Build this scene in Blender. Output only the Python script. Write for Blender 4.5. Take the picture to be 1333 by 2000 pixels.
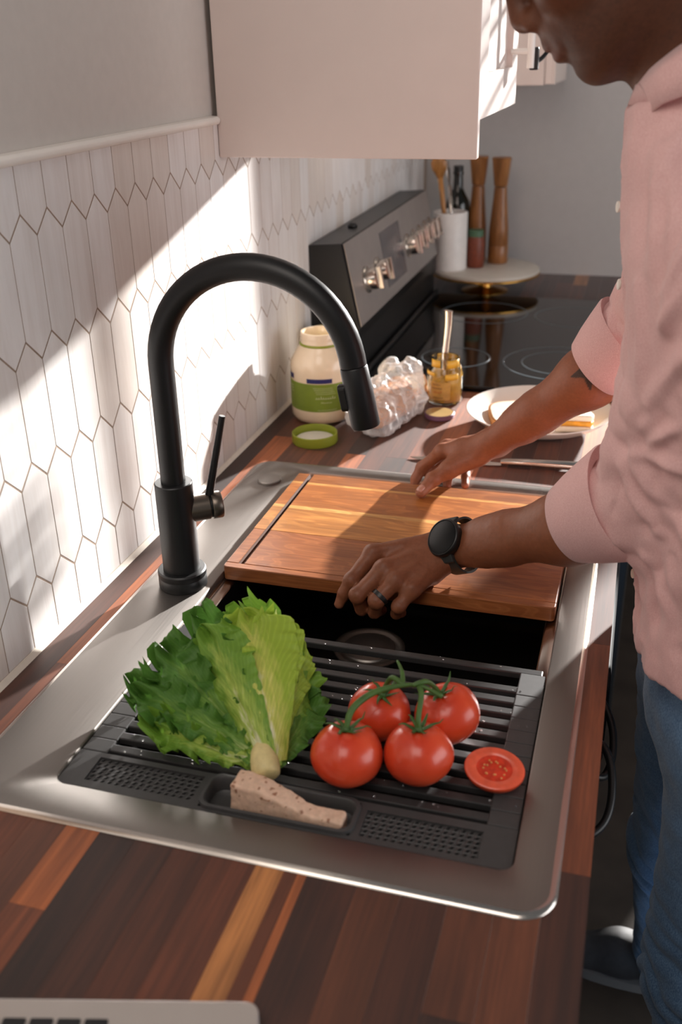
import bpy, bmesh, math, random
import numpy as np
from mathutils import Vector, Matrix

# ------------------------------------------------------------------ clear
for o in list(bpy.data.objects):
    bpy.data.objects.remove(o)
scene = bpy.context.scene
COL = scene.collection
random.seed(7)
RNG = np.random.RandomState(7)
PI = math.pi

# Units: metres.  z = 0 is the top of the sink deck, the floor is at z = -0.915.
# x runs from the tiled wall (x = -0.046) out to the person, y runs away from the camera.
FLOOR = -0.915
WALLX = -0.046

# ------------------------------------------------------------------ camera
cam_d = bpy.data.cameras.new('camera')
cam = bpy.data.objects.new('camera', cam_d)
COL.objects.link(cam)
cam_d.sensor_fit = 'VERTICAL'
cam_d.sensor_height = 36.0
cam_d.sensor_width = 24.0
cam_d.lens = 1925.92 / 2000 * 36.0
cam_d.clip_start = 0.02
cy_, cp_, cr_ = 0.296103, -0.445298, 0.023190
Rc = (Matrix.Rotation(cy_, 3, 'Z') @ Matrix.Rotation(cp_, 3, 'X') @ Matrix.Rotation(cr_, 3, 'Y'))
cam.matrix_world = Matrix.Translation((0.56846, -0.57179, 0.62101)) @ (Rc @ Matrix.Rotation(PI / 2, 3, 'X')).to_4x4()
cam_d.dof.use_dof = True
cam_d.dof.focus_distance = 1.20
cam_d.dof.aperture_fstop = 4.5
cam_d.dof.aperture_blades = 9
scene.camera = cam

# ------------------------------------------------------------------ view
vs = scene.view_settings
vs.view_transform = 'Standard'
vs.look = 'None'
vs.gamma = 1.0
vs.use_curve_mapping = False
vs.exposure = 0.45

# ------------------------------------------------------------------ world, sun, lamps
world = bpy.data.worlds.new('world')
scene.world = world
world.use_nodes = True
bg = world.node_tree.nodes['Background']
bg.inputs[0].default_value = (0.95, 0.97, 1.0, 1)
bg.inputs[1].default_value = 0.10

SUN_DIR = Vector((-0.40, -1.0, -0.24)).normalized()
sl = bpy.data.lights.new('sun', 'SUN')
sl.energy = 16.0
sl.angle = math.radians(1.4)
sl.color = (1.0, 0.975, 0.94)
sun = bpy.data.objects.new('sun', sl)
sun.rotation_euler = SUN_DIR.to_track_quat('-Z', 'Y').to_euler()
sun.location = (1.5, 4.0, 1.5)
COL.objects.link(sun)


def area(name, loc, target, size, energy, color, size_y=None):
    l = bpy.data.lights.new(name, 'AREA')
    l.energy = energy
    l.color = color
    l.size = size
    if size_y:
        l.shape = 'RECTANGLE'
        l.size_y = size_y
    o = bpy.data.objects.new(name, l)
    o.location = loc
    o.rotation_euler = (Vector(target) - Vector(loc)).to_track_quat('-Z', 'Y').to_euler()
    COL.objects.link(o)
    return o


# warm fill light added above and behind the camera
area('overhead_fill', (0.35, -0.85, 1.60), (0.35, 0.6, 0.1), 0.9, 7.0, (1.0, 0.90, 0.83))
# fill light added on the right to brighten the tiled wall, no window there
area('side_fill', (3.1, 0.3, 0.55), (0.0, 0.4, 0.15), 2.4, 27, (0.98, 0.98, 1.0), 1.5)


# ================================================================== helpers
def lin(c):
    c = c / 255.0
    return c / 12.92 if c <= 0.04045 else ((c + 0.055) / 1.055) ** 2.4


def rgb(r, g, b):
    return (lin(r), lin(g), lin(b), 1.0)


class NT:
    """small wrapper for building node materials"""
    def __init__(self, name):
        self.m = bpy.data.materials.new(name)
        self.m.use_nodes = True
        self.t = self.m.node_tree
        self.b = self.t.nodes['Principled BSDF']

    def n(self, typ, **kw):
        nd = self.t.nodes.new(typ)
        for k, v in kw.items():
            if k.startswith('i_'):
                nd.inputs[k[2:].replace('_', ' ')].default_value = v
            else:
                setattr(nd, k, v)
        return nd

    def l(self, a, b):
        self.t.links.new(a, b)

    def set(self, **kw):
        for k, v in kw.items():
            self.b.inputs[k.replace('_', ' ')].default_value = v
        return self

    def ramp(self, fac, stops):
        r = self.n('ShaderNodeValToRGB')
        e = r.color_ramp.elements
        while len(e) < len(stops):
            e.new(0.5)
        for i, (p, c) in enumerate(stops):
            e[i].position = p
            e[i].color = c
        self.l(fac, r.inputs[0])
        return r.outputs[0]

    def noise(self, scale=(1, 1, 1), s=1.0, detail=4, rough=0.55, coord='Object', dist=0.0, vec=None):
        if vec is None:
            tc = self.n('ShaderNodeTexCoord')
            vec = tc.outputs[coord]
        mp = self.n('ShaderNodeMapping')
        mp.inputs['Scale'].default_value = scale
        self.l(vec, mp.inputs[0])
        nz = self.n('ShaderNodeTexNoise')
        nz.inputs['Scale'].default_value = s
        nz.inputs['Detail'].default_value = detail
        nz.inputs['Roughness'].default_value = rough
        nz.inputs['Distortion'].default_value = dist
        self.l(mp.outputs[0], nz.inputs['Vector'])
        return nz.outputs[0]

    def mix(self, fac, a, b, mode='MIX'):
        mx = self.n('ShaderNodeMix', data_type='RGBA', blend_type=mode)
        for sock, v in ((mx.inputs[0], fac), (mx.inputs[6], a), (mx.inputs[7], b)):
            if isinstance(v, (int, float)):
                sock.default_value = v
            elif isinstance(v, tuple):
                sock.default_value = v
            else:
                self.l(v, sock)
        return mx.outputs[2]

    def bump(self, h, strength=0.2, dist=0.001):
        bp = self.n('ShaderNodeBump')
        bp.inputs['Strength'].default_value = strength
        bp.inputs['Distance'].default_value = dist
        self.l(h, bp.inputs['Height'])
        self.l(bp.outputs[0], self.b.inputs['Normal'])
        return self

    def color(self, sock):
        self.l(sock, self.b.inputs['Base Color'])
        return self


def plain(name, c, rough=0.5, metal=0.0, spec=0.5, var=0.06, s=30.0, bump=0.0, coat=0.0):
    """a painted / plastic / metal surface with faint procedural mottling"""
    t = NT(name).set(Roughness=rough, Metallic=metal)
    t.b.inputs['Specular IOR Level'].default_value = spec
    t.b.inputs['Coat Weight'].default_value = coat
    nz = t.noise(s=s, detail=3)
    dark = tuple(x * (1 - var) for x in c[:3]) + (1,)
    lite = tuple(min(1, x * (1 + var)) for x in c[:3]) + (1,)
    t.color(t.ramp(nz, [(0.3, dark), (0.7, lite)]))
    if bump:
        t.bump(nz, bump)
    return t.m


def wood_from_object_color(name, rough=0.4, axis=1, bump=0.08, spec=0.45, sheen=0.0, coat=0.0):
    """long grain along one axis, tinted by the object's own colour"""
    t = NT(name).set(Roughness=rough)
    t.b.inputs['Specular IOR Level'].default_value = spec
    oi = t.n('ShaderNodeObjectInfo')
    tc = t.n('ShaderNodeTexCoord')
    add = t.n('ShaderNodeVectorMath', operation='ADD')
    rv = t.n('ShaderNodeVectorMath', operation='SCALE')
    t.l(oi.outputs['Random'], rv.inputs['Scale'])
    rv.inputs[0].default_value = (3.1, 7.3, 1.7)
    t.l(tc.outputs['Object'], add.inputs[0])
    t.l(rv.outputs[0], add.inputs[1])
    sc = [60.0, 60.0, 60.0]
    sc[axis] = 2.5
    g1 = t.noise(scale=tuple(sc), s=1.0, detail=6, rough=0.65, vec=add.outputs[0], dist=0.6)
    sc2 = [260.0, 260.0, 260.0]
    sc2[axis] = 9.0
    g2 = t.noise(scale=tuple(sc2), s=1.0, detail=3, rough=0.6, vec=add.outputs[0])
    sc3 = [14.0, 14.0, 14.0]
    sc3[axis] = 4.0
    g3 = t.noise(scale=tuple(sc3), s=1.0, detail=3, rough=0.5, vec=add.outputs[0], dist=1.0)
    k1 = t.ramp(g1, [(0.3, (0.55, 0.52, 0.5, 1)), (0.68, (1.25, 1.25, 1.25, 1))])
    k2 = t.ramp(g2, [(0.35, (0.78, 0.76, 0.74, 1)), (0.65, (1.12, 1.12, 1.12, 1))])
    k3 = t.ramp(g3, [(0.3, (0.72, 0.7, 0.68, 1)), (0.7, (1.22, 1.2, 1.18, 1))])
    c = t.mix(1.0, oi.outputs['Color'], k1, 'MULTIPLY')
    c = t.mix(1.0, c, k2, 'MULTIPLY')
    c = t.mix(1.0, c, k3, 'MULTIPLY')
    t.color(c)
    t.bump(g2, bump, 0.0006)
    t.b.inputs['Sheen Weight'].default_value = sheen
    t.b.inputs['Sheen Roughness'].default_value = 0.18
    t.b.inputs['Coat Weight'].default_value = coat
    t.b.inputs['Coat Roughness'].default_value = 0.75
    return t.m


def attr_mat(name, attr, rough=0.5, sss=0.0, spec=0.4, noise_s=120.0, var=0.12, bump=0.15, bdist=0.0006):
    """colour stored as a vertex attribute (the thing's own colouring) with fine mottling"""
    t = NT(name).set(Roughness=rough)
    t.b.inputs['Specular IOR Level'].default_value = spec
    a = t.n('ShaderNodeAttribute', attribute_name=attr)
    nz = t.noise(s=noise_s, detail=4, rough=0.6)
    k = t.ramp(nz, [(0.3, (1 - var,) * 3 + (1,)), (0.7, (1 + var,) * 3 + (1,))])
    t.color(t.mix(1.0, a.outputs['Color'], k, 'MULTIPLY'))
    if sss:
        t.b.inputs['Subsurface Weight'].default_value = sss
        t.b.inputs['Subsurface Radius'].default_value = (0.008, 0.003, 0.0015)
        t.b.inputs['Subsurface Scale'].default_value = 0.6
    if bump:
        t.bump(nz, bump, bdist)
    return t.m


# ------------------------------------------------------------------ object builders
def tag(o, label=None, cat=None, group=None, kind=None):
    if label:
        o['label'] = label
    if cat:
        o['category'] = cat
    if group:
        o['group'] = group
    if kind:
        o['kind'] = kind
    return o


def thing(name, label, cat, loc, group=None, kind=None):
    o = bpy.data.objects.new(name, None)
    o.empty_display_size = 0.02
    o.location = loc
    COL.objects.link(o)
    return tag(o, label, cat, group, kind)


def world_loc(o):
    p = Vector((0, 0, 0))
    while o is not None:
        p += o.location
        o = o.parent
    return p


def mk(name, verts, faces, mat, parent=None, smooth=True, angle=None, bevel=0.0, segs=2, uv=None, color=None, attr=None):
    """one mesh object from world-space vertices; its origin goes to the bottom centre"""
    v = np.asarray(verts, dtype=float)
    lo, hi = v.min(0), v.max(0)
    c = np.array([(lo[0] + hi[0]) / 2, (lo[1] + hi[1]) / 2, lo[2]])
    me = bpy.data.meshes.new(name)
    me.from_pydata((v - c).tolist(), [], [list(map(int, f)) for f in faces])
    if uv is not None:
        ul = me.uv_layers.new(name='UVMap')
        li = np.empty(len(me.loops), dtype=np.int32)
        me.loops.foreach_get('vertex_index', li)
        ul.data.foreach_set('uv', np.asarray(uv, dtype=np.float32)[li].ravel())
    if attr is not None:
        ca = me.color_attributes.new('tint', 'FLOAT_COLOR', 'POINT')
        a4 = np.ones((len(v), 4), dtype=np.float32)
        a4[:, :3] = attr
        ca.data.foreach_set('color', a4.ravel())
    me.validate()
    bmx = bmesh.new()
    bmx.from_mesh(me)
    bmesh.ops.recalc_face_normals(bmx, faces=bmx.faces)
    bmx.to_mesh(me)
    bmx.free()
    if smooth:
        me.polygons.foreach_set('use_smooth', [True] * len(me.polygons))
        if angle is not None:
            try:
                me.set_sharp_from_angle(angle=math.radians(angle))
            except Exception:
                pass
    if mat is not None:
        me.materials.append(mat)
    o = bpy.data.objects.new(name, me)
    COL.objects.link(o)
    o.location = Vector(c) - (world_loc(parent) if parent else Vector((0, 0, 0)))
    if parent:
        o.parent = parent
    if bevel:
        m = o.modifiers.new('bevel', 'BEVEL')
        m.width = bevel
        m.segments = segs
        m.limit_method = 'ANGLE'
        m.angle_limit = math.radians(35)
        m.harden_normals = False
    if color is not None:
        o.color = color
    return o


class MB:
    """collects shapes for one mesh"""
    def __init__(self):
        self.v = []
        self.f = []

    def add(self, v, f):
        n = len(self.v)
        self.v += [tuple(p) for p in v]
        self.f += [[i + n for i in q] for q in f]
        return self

    def box(self, x0, x1, y0, y1, z0, z1):
        return self.add([(x0, y0, z0), (x1, y0, z0), (x1, y1, z0), (x0, y1, z0), (x0, y0, z1), (x1, y0, z1), (x1, y1, z1), (x0, y1, z1)],
                        [(0, 3, 2, 1), (4, 5, 6, 7), (0, 1, 5, 4), (1, 2, 6, 5), (2, 3, 7, 6), (3, 0, 4, 7)])

    def prism(self, poly, axis, a, b):
        """polygon (2D list) extruded along an axis: axis 0: (y,z), 1: (x,z), 2: (x,y)"""
        n = len(poly)
        def P(p, t):
            return {0: (t, p[0], p[1]), 1: (p[0], t, p[1]), 2: (p[0], p[1], t)}[axis]
        v = [P(p, a) for p in poly] + [P(p, b) for p in poly]
        f = [list(range(n))[::-1], list(range(n, 2 * n))] + [(i, (i + 1) % n, n + (i + 1) % n, n + i) for i in range(n)]
        return self.add(v, f)

    def lathe(self, prof, c=(0, 0, 0), n=32, axis=(0, 0, 1), cap=True):
        """profile [(r, h)] turned about an axis through c"""
        q = Vector((0, 0, 1)).rotation_difference(Vector(axis).normalized())
        c = Vector(c)
        v, f = [], []
        for (r, h) in prof:
            for k in range(n):
                a = 2 * PI * k / n
                v.append(c + q @ Vector((r * math.cos(a), r * math.sin(a), h)))
        for i in range(len(prof) - 1):
            for k in range(n):
                k2 = (k + 1) % n
                f.append((i * n + k, i * n + k2, (i + 1) * n + k2, (i + 1) * n + k))
        if cap:
            if prof[0][0] > 1e-5:
                f.append(list(range(n))[::-1])
            if prof[-1][0] > 1e-5:
                f.append(list(range((len(prof) - 1) * n, len(prof) * n)))
        return self.add(v, f)

    def tube(self, pts, rad, n=12, cap=True, flat=1.0, up=None):
        """tube through points; rad a number or a list; flat squashes it along the frame normal"""
        pts = [Vector(p) for p in pts]
        m = len(pts)
        rs = rad if isinstance(rad, (list, tuple)) else [rad] * m
        v, f = [], []
        prev = Vector(up) if up else None
        for i, p in enumerate(pts):
            t = (pts[min(i + 1, m - 1)] - pts[max(i - 1, 0)]).normalized()
            if prev is None:
                prev = t.orthogonal()
            nrm = (prev - t * prev.dot(t)).normalized()
            prev = nrm
            b = t.cross(nrm)
            for k in range(n):
                a = 2 * PI * k / n
                v.append(p + (nrm * math.cos(a) * flat + b * math.sin(a)) * rs[i])
        for i in range(m - 1):
            for k in range(n):
                k2 = (k + 1) % n
                f.append((i * n + k, i * n + k2, (i + 1) * n + k2, (i + 1) * n + k))
        if cap:
            f.append(list(range(n))[::-1])
            f.append(list(range((m - 1) * n, m * n)))
        return self.add(v, f)

    def build(self, name, mat, parent=None, **kw):
        return mk(name, self.v, self.f, mat, parent, **kw)


def bez(p0, p1, p2, p3, n=16):
    out = []
    for i in range(n + 1):
        t = i / n
        out.append(Vector(p0) * (1 - t) ** 3 + Vector(p1) * 3 * t * (1 - t) ** 2 + Vector(p2) * 3 * t * t * (1 - t) + Vector(p3) * t ** 3)
    return out


def spline(pts, n=8):
    """Catmull-Rom through points"""
    P = [Vector(p) for p in pts]
    out = []
    for i in range(len(P) - 1):
        a, b, c, d = P[max(i - 1, 0)], P[i], P[i + 1], P[min(i + 2, len(P) - 1)]
        for k in range(n):
            t = k / n
            out.append(0.5 * ((2 * b) + (c - a) * t + (2 * a - 5 * b + 4 * c - d) * t * t + (3 * b - a - 3 * c + d) * t ** 3))
    out.append(P[-1])
    return out


def rrect(x0, x1, y0, y1, r, n=6):
    pts = []
    for (cx, cy, a0) in ((x1 - r, y0 + r, -PI / 2), (x1 - r, y1 - r, 0), (x0 + r, y1 - r, PI / 2), (x0 + r, y0 + r, PI)):
        for k in range(n + 1):
            a = a0 + k / n * PI / 2
            pts.append((cx + r * math.cos(a), cy + r * math.sin(a)))
    return pts


def loft_rings(rings, closed_ends=(True, True)):
    """rings: list of equal-length 3D point lists"""
    n = len(rings[0])
    v = [p for r in rings for p in r]
    f = []
    for i in range(len(rings) - 1):
        for k in range(n):
            k2 = (k + 1) % n
            f.append((i * n + k, i * n + k2, (i + 1) * n + k2, (i + 1) * n + k))
    if closed_ends[0]:
        f.append(list(range(n))[::-1])
    if closed_ends[1]:
        f.append(list(range((len(rings) - 1) * n, len(rings) * n)))
    return v, f


# ------------------------------------------------------------------ numpy value noise
_perm = RNG.rand(64, 64, 64).astype(np.float32)


def vnoise(p):
    """smooth value noise in 0..1 for an (n,3) array"""
    p = np.asarray(p, dtype=np.float64)
    i = np.floor(p).astype(int)
    f = p - i
    f = f * f * (3 - 2 * f)
    r = 0
    for dx in (0, 1):
        for dy in (0, 1):
            for dz in (0, 1):
                w = (f[:, 0] if dx else 1 - f[:, 0]) * (f[:, 1] if dy else 1 - f[:, 1]) * (f[:, 2] if dz else 1 - f[:, 2])
                r = r + w * _perm[(i[:, 0] + dx) % 64, (i[:, 1] + dy) % 64, (i[:, 2] + dz) % 64]
    return r


def fbm(p, octv=3):
    a, s, tot = 1.0, 0, 0
    for k in range(octv):
        s = s + a * vnoise(np.asarray(p) * 2 ** k + 17.3 * k)
        tot += a
        a *= 0.5
    return s / tot


# ------------------------------------------------------------------ implicit bodies (smooth union + surface nets)
class Vol:
    def __init__(self, lo, hi, h):
        self.lo = np.array(lo, float)
        self.h = h
        self.n = np.ceil((np.array(hi) - self.lo) / h).astype(int) + 1
        self.F = np.full(self.n, 0.05, dtype=np.float32)

    def _sub(self, lo, hi):
        a = np.clip(np.floor((np.array(lo) - self.lo) / self.h).astype(int), 0, self.n - 1)
        b = np.clip(np.ceil((np.array(hi) - self.lo) / self.h).astype(int) + 1, 1, self.n)
        sl_ = tuple(slice(x, y) for x, y in zip(a, b))
        ax = [(self.lo[i] + self.h * np.arange(a[i], b[i])).astype(np.float32) for i in range(3)]
        X, Y, Z = np.meshgrid(*ax, indexing='ij', sparse=True)
        return sl_, X, Y, Z

    def _join(self, sl_, d, k):
        A = self.F[sl_]
        if k <= 0:
            self.F[sl_] = np.minimum(A, d)
        else:
            hh = np.clip(0.5 + 0.5 * (A - d) / k, 0, 1)
            self.F[sl_] = A * (1 - hh) + d * hh - k * hh * (1 - hh)

    def cap(self, a, b, ra, rb, k=0.006, sub=False):
        a, b = np.array(a, float), np.array(b, float)
        m = max(ra, rb) + k + 4 * self.h
        sl_, X, Y, Z = self._sub(np.minimum(a, b) - m, np.maximum(a, b) + m)
        ab = b - a
        L = max(float(ab @ ab), 1e-12)
        t = np.clip(((X - a[0]) * ab[0] + (Y - a[1]) * ab[1] + (Z - a[2]) * ab[2]) / L, 0, 1)
        d = np.sqrt((X - a[0] - t * ab[0]) ** 2 + (Y - a[1] - t * ab[1]) ** 2 + (Z - a[2] - t * ab[2]) ** 2) - (ra + (rb - ra) * t)
        if sub:
            A = self.F[sl_]
            hh = np.clip(0.5 - 0.5 * (A + d) / max(k, 1e-6), 0, 1)
            self.F[sl_] = A * (1 - hh) - d * hh + k * hh * (1 - hh)
        else:
            self._join(sl_, d, k)
        return self

    def ell(self, c, r, k=0.006, rot=None, sub=False):
        c, r = np.array(c, float), np.array(r, float)
        m = r.max() + k + 4 * self.h
        sl_, X, Y, Z = self._sub(c - m, c + m)
        P = (X - c[0], Y - c[1], Z - c[2])
        if rot is not None:
            R_ = np.array(rot)          # columns are the local axes
            P = tuple(P[0] * R_[0, i] + P[1] * R_[1, i] + P[2] * R_[2, i] for i in range(3))
        k0 = np.sqrt((P[0] / r[0]) ** 2 + (P[1] / r[1]) ** 2 + (P[2] / r[2]) ** 2) + 1e-6
        k1 = np.sqrt((P[0] / r[0] ** 2) ** 2 + (P[1] / r[1] ** 2) ** 2 + (P[2] / r[2] ** 2) ** 2) + 1e-6
        d = k0 * (k0 - 1) / k1
        if sub:
            A = self.F[sl_]
            hh = np.clip(0.5 - 0.5 * (A + d) / max(k, 1e-6), 0, 1)
            self.F[sl_] = A * (1 - hh) - d * hh + k * hh * (1 - hh)
        else:
            self._join(sl_, d, k)
        return self

    def func(self, lo, hi, fn, k=0.006):
        sl_, X, Y, Z = self._sub(lo, hi)
        self._join(sl_, fn(X, Y, Z).astype(np.float32), k)
        return self

    def clip(self, fn):
        sl_, X, Y, Z = self._sub(self.lo, self.lo + self.h * self.n)
        self.F = np.maximum(self.F, (fn(X, Y, Z) + 0 * self.F).astype(np.float32))
        return self

    def mesh(self, smooth=2):
        F = self.F
        S = F < 0
        n = np.array(F.shape) - 1
        cnt = np.zeros(n, dtype=np.int8)
        for dx in (0, 1):
            for dy in (0, 1):
                for dz in (0, 1):
                    cnt += S[dx:dx + n[0], dy:dy + n[1], dz:dz + n[2]]
        act = np.argwhere((cnt > 0) & (cnt < 8))
        idx = np.full(n, -1, dtype=np.int64)
        idx[tuple(act.T)] = np.arange(len(act))
        acc = np.zeros((len(act), 3))
        num = np.zeros(len(act))
        corners = [(dx, dy, dz) for dx in (0, 1) for dy in (0, 1) for dz in (0, 1)]
        for c0 in corners:
            for ax in range(3):
                if c0[ax] == 0:
                    c1 = list(c0)
                    c1[ax] = 1
                    p0 = act + np.array(c0)
                    p1 = act + np.array(c1)
                    f0 = F[tuple(p0.T)]
                    f1 = F[tuple(p1.T)]
                    m = (f0 < 0) != (f1 < 0)
                    t = np.zeros(len(act))
                    t[m] = f0[m] / (f0[m] - f1[m])
                    acc[m] += p0[m] + (p1[m] - p0[m]) * t[m][:, None]
                    num += m
        V = self.lo + self.h * acc / num[:, None]
        quads = []
        for ax in range(3):
            o1, o2 = [i for i in range(3) if i != ax]
            s0 = [slice(None)] * 3
            s1 = [slice(None)] * 3
            s0[ax] = slice(0, -1)
            s1[ax] = slice(1, None)
            ch = S[tuple(s0)] != S[tuple(s1)]
            e = np.argwhere(ch)
            ok = (e[:, o1] > 0) & (e[:, o2] > 0) & (e[:, o1] < n[o1]) & (e[:, o2] < n[o2])
            e = e[ok]
            q = []
            for (a, b) in ((0, 0), (1, 0), (1, 1), (0, 1)):
                c = e.copy()
                c[:, o1] -= a
                c[:, o2] -= b
                q.append(idx[tuple(c.T)])
            q = np.stack(q, 1)
            inside = S[tuple(e.T)]
            flip = inside if ax != 1 else ~inside
            q[~flip] = q[~flip][:, ::-1]
            quads.append(q)
        Q = np.concatenate(quads)
        Q = Q[(Q >= 0).all(1)]
        for _ in range(smooth):
            s = np.zeros_like(V)
            c = np.zeros(len(V))
            for a, b in ((0, 1), (1, 2), (2, 3), (3, 0)):
                np.add.at(s, Q[:, a], V[Q[:, b]])
                np.add.at(s, Q[:, b], V[Q[:, a]])
                np.add.at(c, Q[:, a], 1)
                np.add.at(c, Q[:, b], 1)
            V = 0.5 * V + 0.5 * s / np.maximum(c, 1)[:, None]
        return V, Q


def normals(V, Q):
    a, b, c, d = V[Q[:, 0]], V[Q[:, 1]], V[Q[:, 2]], V[Q[:, 3]]
    fn = np.cross(c - a, d - b)
    N = np.zeros_like(V)
    for k in range(4):
        np.add.at(N, Q[:, k], fn)
    return N / (np.linalg.norm(N, axis=1)[:, None] + 1e-12)


def outward(V, Q):
    """normals that point away from the body"""
    N = normals(V, Q)
    a, b, c, d = V[Q[:, 0]], V[Q[:, 1]], V[Q[:, 2]], V[Q[:, 3]]
    vol = (np.cross(c - a, d - b) * ((a + b + c + d) / 4 - V.mean(0))).sum()
    return N if vol > 0 else -N


# ================================================================== materials
M = {}
M['wall_paint'] = plain('wall_paint', rgb(204, 197, 190), 0.75, var=0.02, s=60, bump=0.03)
M['back_paint'] = plain('back_wall_paint', rgb(186, 184, 182), 0.8, var=0.02, s=50, bump=0.03)
M['cab_white'] = plain('cabinet_paint', rgb(222, 206, 198), 0.45, var=0.015, s=20)
M['trim'] = plain('trim_paint', rgb(238, 232, 224), 0.35, var=0.02)
M['caulk'] = plain('caulk', rgb(232, 222, 208), 0.6, var=0.04, s=80)
M['floor'] = plain('floor_tile', rgb(58, 50, 43), 0.8, spec=0.2, var=0.25, s=9)
M['dark_cab'] = plain('base_cabinet_black', rgb(30, 29, 28), 0.45, var=0.08)
M['dark_matt'] = plain('matt_black_front', rgb(26, 27, 28), 0.7, var=0.05, spec=0.15)
M['ceiling'] = plain('ceiling_paint', rgb(225, 222, 218), 0.8, var=0.02)
M['walnut'] = wood_from_object_color('walnut', 0.6, 1, 0.05, 0.5, 1.0, 0.5)
M['acacia'] = None
M['grout'] = plain('grout', rgb(158, 138, 122), 0.9, var=0.1, s=200)

# marble picket tile
t = NT('marble_tile').set(Roughness=0.3)
oi = t.n('ShaderNodeObjectInfo')
tc = t.n('ShaderNodeTexCoord')
add = t.n('ShaderNodeVectorMath', operation='ADD')
sc = t.n('ShaderNodeVectorMath', operation='SCALE')
sc.inputs[0].default_value = (4.3, 9.1, 5.7)
t.l(oi.outputs['Random'], sc.inputs['Scale'])
t.l(tc.outputs['Object'], add.inputs[0])
t.l(sc.outputs[0], add.inputs[1])
st = t.noise(scale=(30, 75, 5), s=1.0, detail=5, rough=0.6, vec=add.outputs[0], dist=0.8)
cl = t.noise(scale=(14, 14, 9), s=1.0, detail=3, vec=add.outputs[0])
base = t.ramp(oi.outputs['Random'], [(0.0, rgb(236, 232, 229)), (0.5, rgb(243, 241, 239)), (0.8, rgb(234, 228, 223)), (1.0, rgb(228, 219, 210))])
k1 = t.ramp(st, [(0.32, (0.92, 0.90, 0.885, 1)), (0.60, (1.0, 1.0, 1.0, 1))])
k2 = t.ramp(cl, [(0.3, (0.93, 0.92, 0.92, 1)), (0.7, (1.02, 1.02, 1.03, 1))])
t.color(t.mix(1.0, t.mix(1.0, base, k1, 'MULTIPLY'), k2, 'MULTIPLY'))
M['tile'] = t.m

# brushed stainless steel
def steel(name, c, rough, scale=(900, 6, 900), bump=0.02):
    t = NT(name).set(Metallic=1.0, Roughness=rough)
    nz = t.noise(scale=scale, s=1.0, detail=3)
    d = tuple(x * 0.93 for x in c[:3]) + (1,)
    t.color(t.ramp(nz, [(0.3, d), (0.7, c)]))
    t.bump(nz, bump, 0.0003)
    rr = t.n('ShaderNodeMapRange')
    t.l(nz, rr.inputs[0])
    rr.inputs['To Min'].default_value = rough * 0.85
    rr.inputs['To Max'].default_value = rough * 1.15
    t.l(rr.outputs[0], t.b.inputs['Roughness'])
    return t.m


M['steel'] = steel('brushed_steel', rgb(146, 140, 135), 0.48)
M['steel_bright'] = steel('polished_steel', rgb(214, 206, 198), 0.2)
M['cutlery'] = steel('cutlery_steel', rgb(222, 214, 206), 0.16, (60, 60, 60), 0.0)
M['bowl'] = plain('sink_bowl_dark', rgb(34, 31, 30), 0.38, metal=0.6, var=0.1)
M['faucet'] = plain('faucet_matte_black', rgb(19, 19, 20), 0.42, var=0.05, spec=0.5)
M['faucet_collar'] = plain('faucet_gunmetal', rgb(118, 108, 98), 0.33, metal=0.85, var=0.03)
M['rack'] = plain('rack_silicone', rgb(62, 61, 61), 0.5, var=0.08, s=120)
M['rack_dark'] = plain('rack_bar', rgb(50, 49, 49), 0.38, var=0.08, s=120)
M['black'] = plain('black_plastic', rgb(20, 20, 20), 0.4, var=0.05)
M['black_gloss'] = plain('black_glass', rgb(8, 8, 9), 0.06, var=0.02, spec=0.6)
M['screen'] = plain('watch_glass', rgb(9, 9, 10), 0.4, var=0.02, spec=0.2)
M['strap'] = plain('watch_strap', rgb(44, 48, 47), 0.55, var=0.05)
M['range_panel'] = plain('range_slate_panel', rgb(150, 142, 137), 0.45, metal=0.3, var=0.04)
M['range_display'] = plain('range_display', rgb(92, 90, 92), 0.2, var=0.03)
M['ring_print'] = plain('burner_print', rgb(96, 106, 112), 0.3, var=0.05)
M['brass'] = plain('brass', rgb(196, 148, 74), 0.28, metal=1.0, var=0.05)
M['porcelain'] = plain('porcelain', rgb(232, 222, 212), 0.22, var=0.015, coat=0.3)
M['silver'] = plain('laptop_aluminium', rgb(198, 190, 184), 0.42, metal=0.55, var=0.015)
M['key'] = plain('laptop_key', rgb(26, 28, 32), 0.45, var=0.04)
M['green_lid'] = plain('green_lid', rgb(138, 146, 42), 0.4, var=0.05)
M['lid_inner'] = plain('lid_liner', rgb(222, 214, 200), 0.45, var=0.05)
M['mustard'] = plain('mustard', rgb(222, 168, 52), 0.45, var=0.12, s=60, bump=0.15)
M['mustard_lid'] = plain('mustard_lid', rgb(206, 176, 120), 0.3, metal=0.4, var=0.05)
M['purple'] = plain('lid_edge', rgb(120, 84, 108), 0.4, var=0.05)
M['bread'] = plain('bread_crumb', rgb(240, 224, 200), 0.85, var=0.05, s=160, bump=0.3)
M['crust'] = plain('bread_crust', rgb(186, 122, 62), 0.7, var=0.2, s=60, bump=0.25)
M['filling'] = plain('egg_filling', rgb(232, 160, 48), 0.5, var=0.25, s=90, bump=0.3)
M['stone_disc'] = plain('marble_disc', rgb(214, 206, 194), 0.4, var=0.05, s=25)
M['crock'] = plain('marble_crock', rgb(230, 226, 222), 0.4, var=0.05, s=35)
M['mill'] = wood_from_object_color('mill_wood', 0.3, 2, 0.03, 0.5)
M['bottle'] = plain('dark_glass', rgb(18, 20, 14), 0.08, var=0.05, spec=0.6)
M['spice'] = plain('spice', rgb(120, 56, 34), 0.45, var=0.35, s=220)
M['spice_cap'] = plain('spice_cap', rgb(72, 104, 78), 0.4, var=0.05)
M['pink'] = None

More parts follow.
